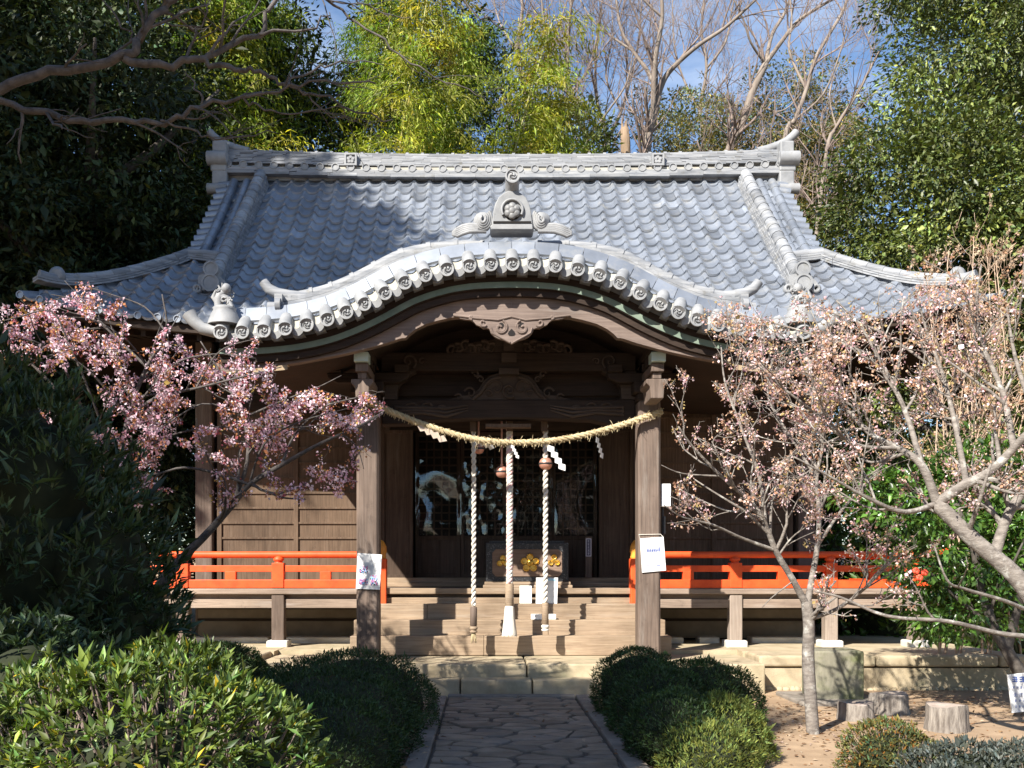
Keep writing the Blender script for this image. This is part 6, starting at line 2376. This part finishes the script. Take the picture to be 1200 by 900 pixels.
# left: shaded evergreens behind the roof and beyond the dark shrub
specs_l = [((-7.4, 17.5, 0), 1.0, 0.3, 'dark shaded evergreen close behind the left roof corner'),
           ((-10.6, 18.5, 0), 1.25, 2.0, 'tall dark evergreen at the far left edge, its top out of view'),
           ((-8.6, 22.5, 0), 1.3, 4.0, 'deep green evergreen behind the left gable, under the bare branches'),
           ((-13.5, 23.0, 0), 1.45, 1.2, 'darkest tall evergreen in the top left corner'),
           ((-6.4, 26.0, 0), 1.30, 5.0, 'dark evergreen rising between the bamboo behind the left half of the ridge')]
EVL = [((0, 0, 9.0), (2.4, 2.4, 2.6)), ((-1.2, 0, 6.6), (2.6, 2.4, 2.4)), ((1.3, -0.2, 6.0), (2.2, 2.2, 2.4)), ((0, -0.4, 3.6), (2.8, 2.2, 2.6)), ((0.3, 0, 11.0), (1.6, 1.6, 1.8))]
proto = None
for i, (loc, sc, rz, lab) in enumerate(specs_l):
    if proto is None:
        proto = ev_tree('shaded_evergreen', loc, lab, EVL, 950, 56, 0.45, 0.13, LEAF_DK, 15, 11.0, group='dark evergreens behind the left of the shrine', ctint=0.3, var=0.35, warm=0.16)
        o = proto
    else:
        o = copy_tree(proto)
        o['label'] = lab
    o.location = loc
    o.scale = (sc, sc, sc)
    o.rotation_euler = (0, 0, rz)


# bamboo
def bamboo(seed, h, lean, nl, leafm=None):
    rs = np.random.default_rng(seed)
    T = thing('bamboo', (0, 0, 0), '', 'bamboo', 'bamboo grove behind the roof ridge')
    cul = [(lean * (z / h) ** 2.2, 0.15 * math.sin(z), z) for z in np.linspace(0, h, 14)]
    rd = list(np.linspace(0.055, 0.012, 14))
    tw, cen, ax, nr, tn = [], [], [], [], []
    for z in np.linspace(h * 0.42, h * 0.99, nl):
        k = (z / h)
        x0 = lean * k ** 2.2
        for s_ in range(2):
            a = rs.uniform(0, 2 * math.pi)
            ln = rs.uniform(0.8, 1.9) * (1.25 - 0.65 * k)
            p = np.array([x0, 0.15 * math.sin(z), z])
            d = np.array([math.cos(a), math.sin(a), 0.75])
            pts = [p]
            for q in range(5):
                d = d + np.array([0, 0, -0.30]) + rs.normal(0, 0.10, 3)
                d /= np.linalg.norm(d)
                pts.append(pts[-1] + d * ln / 5)
            tw.append((np.array(pts), np.linspace(0.012, 0.003, 6)))
            ct = np.exp(rs.normal(0, 0.28))
            wm = rs.normal(0.05, 0.16)
            for q in range(1, 6):
                m = rs.integers(22, 42)
                c = pts[q] + rs.normal(0, 0.16, (m, 3)) * np.array([1, 1, 0.65])
                dd = (pts[q] - pts[q - 1]) / (ln / 5)
                aa = dd * 0.5 + rs.normal(0, 0.55, (m, 3))
                aa[:, 2] -= 0.5
                nn = rs.normal(0, 0.5, (m, 3))
                nn[:, 2] += 0.8
                cen.append(c); ax.append(aa); nr.append(nn)
                t = tints(rs, m, 0.25, 0.08) * ct
                t[:, 0] *= 1 + wm
                tn.append(t)
    cen, ax, nr, tn = map(np.concatenate, (cen, ax, nr, tn))
    L = 0.145 * np.exp(rs.normal(0, 0.25, len(cen)))
    m = MB()
    fast_tube(m, np.array(cul), rd, 7)
    m.build('culm', MATS['culm'], T)
    branch_mesh([tw], (3,)).build('branches', MATS['culm'], T)
    leaf_mesh('foliage', leafm or LEAF_BAM, cen, ax, nr, L, L * 0.2, tn, T)
    return T


mat_noise('culm', (0.30, 0.31, 0.10), (0.45, 0.42, 0.17), 2, 0.5)
protos = [bamboo(51, 17.0, 1.6, 46), bamboo(52, 15.5, -1.2, 44), bamboo(53, 14.2, 2.2, 42, LEAF_BAM_Y)]
bam = [(0, -7.6, 23.0, 1.08, 0.2, 'tall bamboo with olive plumes, leftmost of the grove'), (1, -6.2, 22.5, 1.1, 1.4, 'bright bamboo behind the overhead bare branches'),
       (0, -5.0, 24.0, 1.10, 2.5, 'tall bamboo rising out of the top of the view left of the ridge crest'), (2, -4.4, 22.0, 1.0, 3.0, 'lower fresh green bamboo above the left ridge crest plate'),
       (1, -3.4, 23.5, 1.06, 4.1, 'dense green bamboo left of the dark evergreen'), (2, -2.6, 22.4, 0.97, 5.2, 'low bamboo leaning over the ridge near its middle'),
       (0, -1.5, 26.5, 0.98, 0.9, 'bamboo with a pale bare culm, behind the yellow one'), (2, -0.9, 22.6, 1.02, 0.1, 'yellowish bamboo above the crest tile of the porch'),
       (2, 0.15, 23.0, 0.93, 0.6, 'rightmost yellow bamboo arching towards the bare trees'), (1, -8.6, 25.5, 1.15, 3.6, 'shaded bamboo at the left end, next to the tall dark evergreens'),
       (1, -7.0, 25.0, 1.12, 2.2, 'green bamboo filling the gap behind the overhead branch tips'), (0, -4.0, 25.5, 1.02, 1.1, 'green bamboo behind the two low ones left of centre'),
       (1, -2.1, 24.6, 0.98, 3.4, 'green bamboo directly in front of the dark rounded evergreen'),
       (1, -5.6, 26.5, 1.12, 5.5, 'bamboo far back in the grove showing between the nearer plumes')]
used = set()
for k, x, y, sc, rz, lab in bam:
    o = protos[k] if k not in used else copy_tree(protos[k])
    used.add(k)
    o.location = (x, y, 0)
    o.scale = (sc, sc, sc)
    o.rotation_euler = (0, 0, rz)
    o['label'] = lab
ev_tree('round_evergreen', (-1.9, 27.5, 0), 'dark rounded evergreen top standing between bamboo near the middle of the ridge',
        [((0, 0, 16.3), (1.8, 1.6, 2.4)), ((0.9, 0, 13.8), (2.2, 1.8, 2.0)), ((-1.0, 0, 13), (2, 1.8, 2.2))], 420, 60, 0.42, 0.13, LEAF_DK, 61, 15)
ev_tree('round_evergreen', (2.0, 26.5, 0), 'small dark evergreen low behind the ridge where the bamboo ends',
        [((0, 0, 12.6), (1.2, 1.2, 1.6)), ((-0.6, 0, 11), (1.5, 1.3, 1.6))], 200, 60, 0.38, 0.13, LEAF_EV, 62, 11)


# bare winter trees against the sky
LVB = (dict(n=1.5, len=2.6, ang=38, t0=0.2, seg=6, r=0.55, rmax=0.06, taper=0.25), dict(n=2.8, len=1.35, ang=40, t0=0.1, seg=5, r=0.5, taper=0.35, rmin=0.005),
       dict(n=3.6, len=0.75, ang=40, t0=0.1, seg=3, r=0.6, rmin=0.004, rmax=0.008, max=8))
GB = 'leafless trees behind the right half of the ridge'


def bare_limbs(name, label, limbs, seed, lv=LVB):
    rs = np.random.default_rng(seed)
    limbs = snap([(p, [0.52 * q for q in r]) for p, r in limbs])
    x, y = limbs[0][0][0].x, limbs[0][0][0].y
    T = thing(name, (x, y, 0), label, 'tree', GB)
    g = grow(rs, limbs, lv, (0, 0, 0.09), 0.12)
    branch_mesh(g[:1], (9,)).build('trunk', BARK_PALE, T)
    branch_mesh(g[1:], (5, 4, 3)).build('branches', BARK_TWIG, T)
    return T


def foot(u, v, Y, du=3):
    return [(u - 2.2 * du, 668 + 1150 * 1.6 / Y, Y), (u - 1.3 * du, 420, Y), (u, v, Y)]


bare_limbs('leafless_tree', 'leafless tree with the thickest pale forked trunk right of the bamboo', [
    limb(foot(757, 185, 28, 8) + [(765, 140, 28), (771, 112, 28)], 0.30, 0.21),
    limb([(771, 112, 28), (780, 90, 28), (796, 72, 27.8), (820, 52, 27.5), (850, 32, 27.3), (885, 0, 27), (905, -20, 27)], 0.17, 0.05),
    limb([(771, 112, 28), (760, 85, 28.2), (742, 60, 28.4), (728, 35, 28.5), (722, 0, 28.6), (712, -60, 28.6)], 0.13, 0.05),
    limb([(765, 140, 28), (768, 70, 27.6), (776, 20, 27.4), (774, -30, 27.2), (780, -80, 27)], 0.16, 0.06),
    limb([(742, 60, 28.4), (700, 30, 28.8), (680, 0, 29), (660, -40, 29)], 0.07, 0.03),
    limb([(776, 20, 27.4), (748, -10, 27.2), (742, -60, 27)], 0.07, 0.03)], 401)
bare_limbs('leafless_tree', 'leafless tree leaning right with a curved pale trunk above the right ridge', [
    limb(foot(852, 190, 29, 22) + [(868, 150, 29), (880, 112, 29), (897, 75, 29)], 0.27, 0.20),
    limb([(897, 75, 29), (915, 50, 29), (935, 25, 28.8), (960, 8, 28.5), (995, -12, 28.2), (1030, -40, 28)], 0.14, 0.05),
    limb([(897, 75, 29), (905, 40, 29.2), (922, 10, 29.3), (935, -40, 29.4)], 0.13, 0.06),
    limb([(897, 75, 29), (880, 50, 28.6), (870, 20, 28.4), (850, -20, 28.2)], 0.08, 0.03),
    limb([(880, 112, 29), (905, 130, 28.7), (925, 125, 28.5), (945, 100, 28.3)], 0.06, 0.03)], 402)
bare_limbs('leafless_tree', 'slim pale leafless tree nearest the tall right evergreen', [
    limb(foot(918, 175, 27, 18) + [(932, 140, 27), (945, 105, 27), (955, 70, 27), (972, 40, 27), (990, 8, 27), (1000, -30, 27)], 0.15, 0.07),
    limb([(945, 105, 27), (925, 60, 27.4), (928, 20, 27.6), (920, -40, 27.8)], 0.08, 0.03),
    limb([(932, 140, 27), (965, 110, 26.6), (985, 60, 26.4), (992, 30, 26.3)], 0.06, 0.03)], 403)
bare_limbs('leafless_tree', 'pale leafless stem slanting up behind the right ridge horn', [
    limb(foot(967, 190, 25, 18) + [(980, 150, 25), (995, 125, 25), (1010, 100, 25), (1030, 60, 25)], 0.12, 0.06),
    limb([(980, 150, 25), (972, 110, 25.3), (985, 70, 25.5)], 0.05, 0.02)], 404)
bare_limbs('leafless_tree', 'leafless tree with fan of fine upright twigs beside the yellow bamboo', [
    limb(foot(690, 185, 28.5, -8) + [(682, 150, 28.5), (668, 110, 28.5), (665, 70, 28.5), (668, 20, 28.5), (672, -40, 28.5)], 0.17, 0.07),
    limb([(682, 150, 28.5), (672, 120, 28), (650, 85, 27.8), (640, 40, 27.6), (632, -20, 27.4)], 0.09, 0.04),
    limb([(668, 110, 28.5), (690, 80, 28.8), (700, 40, 29), (708, -20, 29.2)], 0.08, 0.04),
    limb([(688, 170, 28.5), (715, 130, 28.2), (735, 95, 28), (742, 60, 28)], 0.07, 0.03)], 405, (dict(LVB[0], n=2.2),) + LVB[1:])
bare_limbs('leafless_tree', 'bushy leafless tree with reddish twigs left of the thick forked trunk', [
    limb(foot(706, 190, 30) + [(712, 165, 30), (700, 120, 30), (698, 70, 30), (705, 10, 30)], 0.16, 0.06),
    limb([(712, 165, 30), (728, 130, 30), (738, 95, 30), (748, 50, 30), (752, 0, 30)], 0.12, 0.04),
    limb([(712, 165, 30), (690, 140, 29.6), (672, 110, 29.4), (655, 90, 29.3)], 0.08, 0.03),
    limb([(728, 130, 30), (710, 90, 30.4), (718, 40, 30.6), (715, -10, 30.8)], 0.07, 0.03)], 406, (dict(LVB[0], n=2.4),) + LVB[1:])
bare_limbs('leafless_tree', 'faint leafless tree far behind the gap between the two thick trunks', [
    limb(foot(825, 180, 36) + [(820, 130, 36), (828, 80, 36), (822, 30, 36), (830, -30, 36)], 0.17, 0.06),
    limb([(820, 130, 36), (800, 90, 36.5), (790, 50, 36.5), (788, 0, 36.5)], 0.09, 0.04),
    limb([(828, 80, 36), (850, 50, 35.5), (858, 10, 35.5), (868, -30, 35.5)], 0.08, 0.04),
    limb([(820, 130, 36), (845, 100, 36), (860, 75, 36)], 0.07, 0.03)], 407, (dict(LVB[0], n=2.0),) + LVB[1:])
bare_limbs('leafless_tree', 'leafless tree rising behind the yellow bamboo', [
    limb(foot(612, 185, 33) + [(618, 120, 33), (606, 60, 33), (612, 10, 33), (606, -40, 33)], 0.17, 0.07),
    limb([(618, 120, 33), (640, 80, 33), (652, 40, 33), (668, -10, 33)], 0.10, 0.04),
    limb([(606, 60, 33), (585, 25, 33.4), (575, -20, 33.6)], 0.07, 0.03)], 408, (dict(LVB[0], n=2.2),) + LVB[1:])
m = MB()
st_ = P(669 + 65, 0, 27.5)
fast_tube(m, np.array([(st_.x, 27.5, 0), (st_.x + 0.03, 27.5, 8), (P(733, 168, 27.5).x, 27.5, P(733, 168, 27.5).z), (P(732, 150, 27.5).x, 27.5, P(732, 150, 27.5).z)]), [0.19, 0.17, 0.14, 0.11], 10)
top_ = P(732, 150, 27.5)
for k in range(5):      # splintered top
    a_ = k * 1.3
    m.tube([(top_.x + 0.07 * math.cos(a_), 27.5 + 0.07 * math.sin(a_), top_.z - 0.2), (top_.x + 0.08 * math.cos(a_), 27.5 + 0.08 * math.sin(a_), top_.z + 0.1 + 0.13 * (k % 3))], [0.06, 0.008], 5)
tag(m.build('tree_snag', mat_noise('bare_snag_wood', (0.20, 0.14, 0.09), (0.31, 0.225, 0.15), 2, 0.9, vec=(3, 3, 0.4), bmp=0.8, bdist=0.03), None), 'short broken pale trunk sticking up above the ridge beside the forked tree', 'dead tree')
for i, (x, y, z, sx, sz, lab) in enumerate(((5.4, 31.0, 14.6, 1.9, 2.2, 'vine-covered olive thicket low behind the ridge at centre right'), (8.3, 30.0, 14.6, 2.0, 2.2, 'olive thicket behind the right ridge end'),
                                           (10.3, 31.0, 15.2, 1.5, 2.6, 'grey-green leafy thicket between ridge horn and right evergreen'), (7.0, 33.0, 15.6, 1.5, 2.6, 'taller brownish thicket among the leafless trunks'))):
    ev_tree('leafy_thicket', (x, y, 0), lab, [((0, 0, z), (sx, 1.4, sz)), ((0.8, 0.3, z - 1.5), (sx, 1.4, sz)), ((-0.8, 0.2, z - 2.5), (sx, 1.4, sz))], 330, 70, 0.34, 0.10, LEAF_THK, 90 + i, 12,
            r=0.1, group='thickets behind the right of the ridge', var=0.4, warm=0.22, shell=0.2, ctint=0.35)

# far wood closing the horizon
rs = np.random.default_rng(5)
ells = []
for i in range(46):
    a = rs.uniform(-1, 1)
    ells.append(((a * 62, 52 + rs.uniform(-3, 6), 4.0), (4.5, 3, 6.5 + rs.uniform(-1, 1.5))))
arr = clump_leaves(rs, ells, 1500, 40, 1.1, 0.42, ctint=0.35, shell=0.7)
tag(leaf_mesh('far_woods', LEAF_DK, *arr[:3], arr[3], arr[4], arr[5]), kind='stuff')
# low undergrowth seen under and beside the right veranda
shell_shrub('leafy_undergrowth', 'sunlit leafy shrub growing behind the right end of the veranda', 'shrub',
            [((6.6, 16.6, 1.0), (1.1, 0.9, 1.5)), ((5.6, 19.8, 2.0), (1.6, 0.9, 2.6)), ((8.2, 16.5, 1.2), (1.3, 1.0, 1.8))], 15000, 0.11, LEAF_CAM, 33, asp=0.4, rough=0.18, core=0.8)

# ------------------------------------------------------------------ trees behind and beside the camera that shade the place
def shade_tree(seed, ells, nclump, label, loc, h, lsz=0.34, rcl=0.7, per=60):
    return ev_tree('tall_evergreen', loc, label, ells, nclump, per, rcl, lsz, LEAF_DK, seed, h, 0.3, BARK_DK, 'evergreens beside and behind the viewpoint', shell=0.2, asp=0.5)


sA = shade_tree(301, [((-0.4, 0, 16.6), (4.1, 1.9, 2.7)), ((2.6, 0, 15.4), (1.5, 1.2, 1.0)), ((-0.3, 0, 13.6), (2.4, 1.1, 1.4)), ((-3.8, 0, 14.5), (3, 2, 3))], 850, 'tall evergreen beside the viewpoint on the left shading part of the roof', (-13.4, 5.5, 0), 16.5)
sB = shade_tree(302, [((0, 0, 20.5), (5.0, 4.0, 8.0)), ((0, 0, 9.5), (4.8, 4.2, 5.0))], 1300, 'taller evergreen further left shading the wood behind the shrine', (-23.0, 4.5, 0), 24.0)
sC = copy_tree(sB)
sC.location = (-32.5, 5.5, 0)
sC['label'] = 'farthest evergreen on the left outside the view'
sD = shade_tree(303, [((0, 0, 11.9), (2.1, 1.2, 1.7)), ((-1.5, 0, 13.2), (1.0, 1.0, 0.8))], 300, 'flat-topped evergreen behind the viewpoint shading the flagstone path', (-9.0, -3.0, 0), 11.0, 0.24, 0.5, 46)
sE = shade_tree(304, [((0.6, 0, 4.9), (1.2, 1.2, 1.8)), ((-1.0, 0.2, 5.3), (1.4, 1.3, 1.9)), ((-0.4, 0, 2.4), (1.6, 1.2, 1.6))], 300, 'bushy evergreen left of the viewpoint shading the tall dark shrub', (-6.2, 4.0, 0), 6.0, 0.2, 0.45, 46)
for i, (x, y, sc) in enumerate(((6, -15, 0.8), (0.5, -17, 0.7), (13, -13, 0.9))):  # unseen trees added only to make the vinyl reflections dark
    o = copy_tree(sB)
    o.location = (x, y, -2.0)
    o.scale = (sc, sc, sc * 0.65)
    o.rotation_euler = (0, 0, i * 1.7)
    o['label'] = ('dark evergreen added behind the viewpoint to the right to darken reflections', 'dark evergreen added straight behind the viewpoint to darken reflections', 'dark evergreen added far right behind the viewpoint to darken reflections')[i]

# ------------------------------------------------------------------ fallen leaves on the ground
rs = np.random.default_rng(9)
c, t = [], []
for cx_, cy_, sx, sy, n in ((-1.05, 8.5, 0.16, 1.5, 260), (1.05, 8.6, 0.16, 1.5, 240), (3.3, 9.8, 1.3, 1.0, 700), (4.6, 11.0, 1.2, 0.7, 480), (3.0, 9.0, 0.5, 0.5, 200), (2.4, 8.6, 0.4, 0.8, 120), (-2.6, 11.0, 0.5, 0.5, 60), (0, 9.3, 0.5, 1.3, 14)):
    c.append(np.stack([rs.normal(cx_, sx, n), rs.normal(cy_, sy, n), np.full(n, 0.008)], 1))
c = np.concatenate(c)
onp = (np.abs(c[:, 0]) < 0.92) & (c[:, 1] < 11.5)
c[onp, 2] = 0.06
c = c[(c[:, 1] < 11.9) | (np.abs(c[:, 0]) > 3.2)]
c = c[c[:, 1] < 12.2]
n = len(c)
ax = rs.normal(0, 1, (n, 3)); ax[:, 2] *= 0.15
nr = rs.normal(0, 0.25, (n, 3)); nr[:, 2] += 1
pal = np.array([(0.22, 0.12, 0.06), (0.32, 0.20, 0.10), (0.16, 0.09, 0.05), (0.42, 0.32, 0.22), (0.36, 0.26, 0.2)])
L = 0.045 * np.exp(rs.normal(0, 0.3, n))
tag(leaf_mesh('fallen_leaves', LITTER, c, ax, nr, L, L * 0.5, pal[rs.integers(0, 5, n)]), kind='stuff')
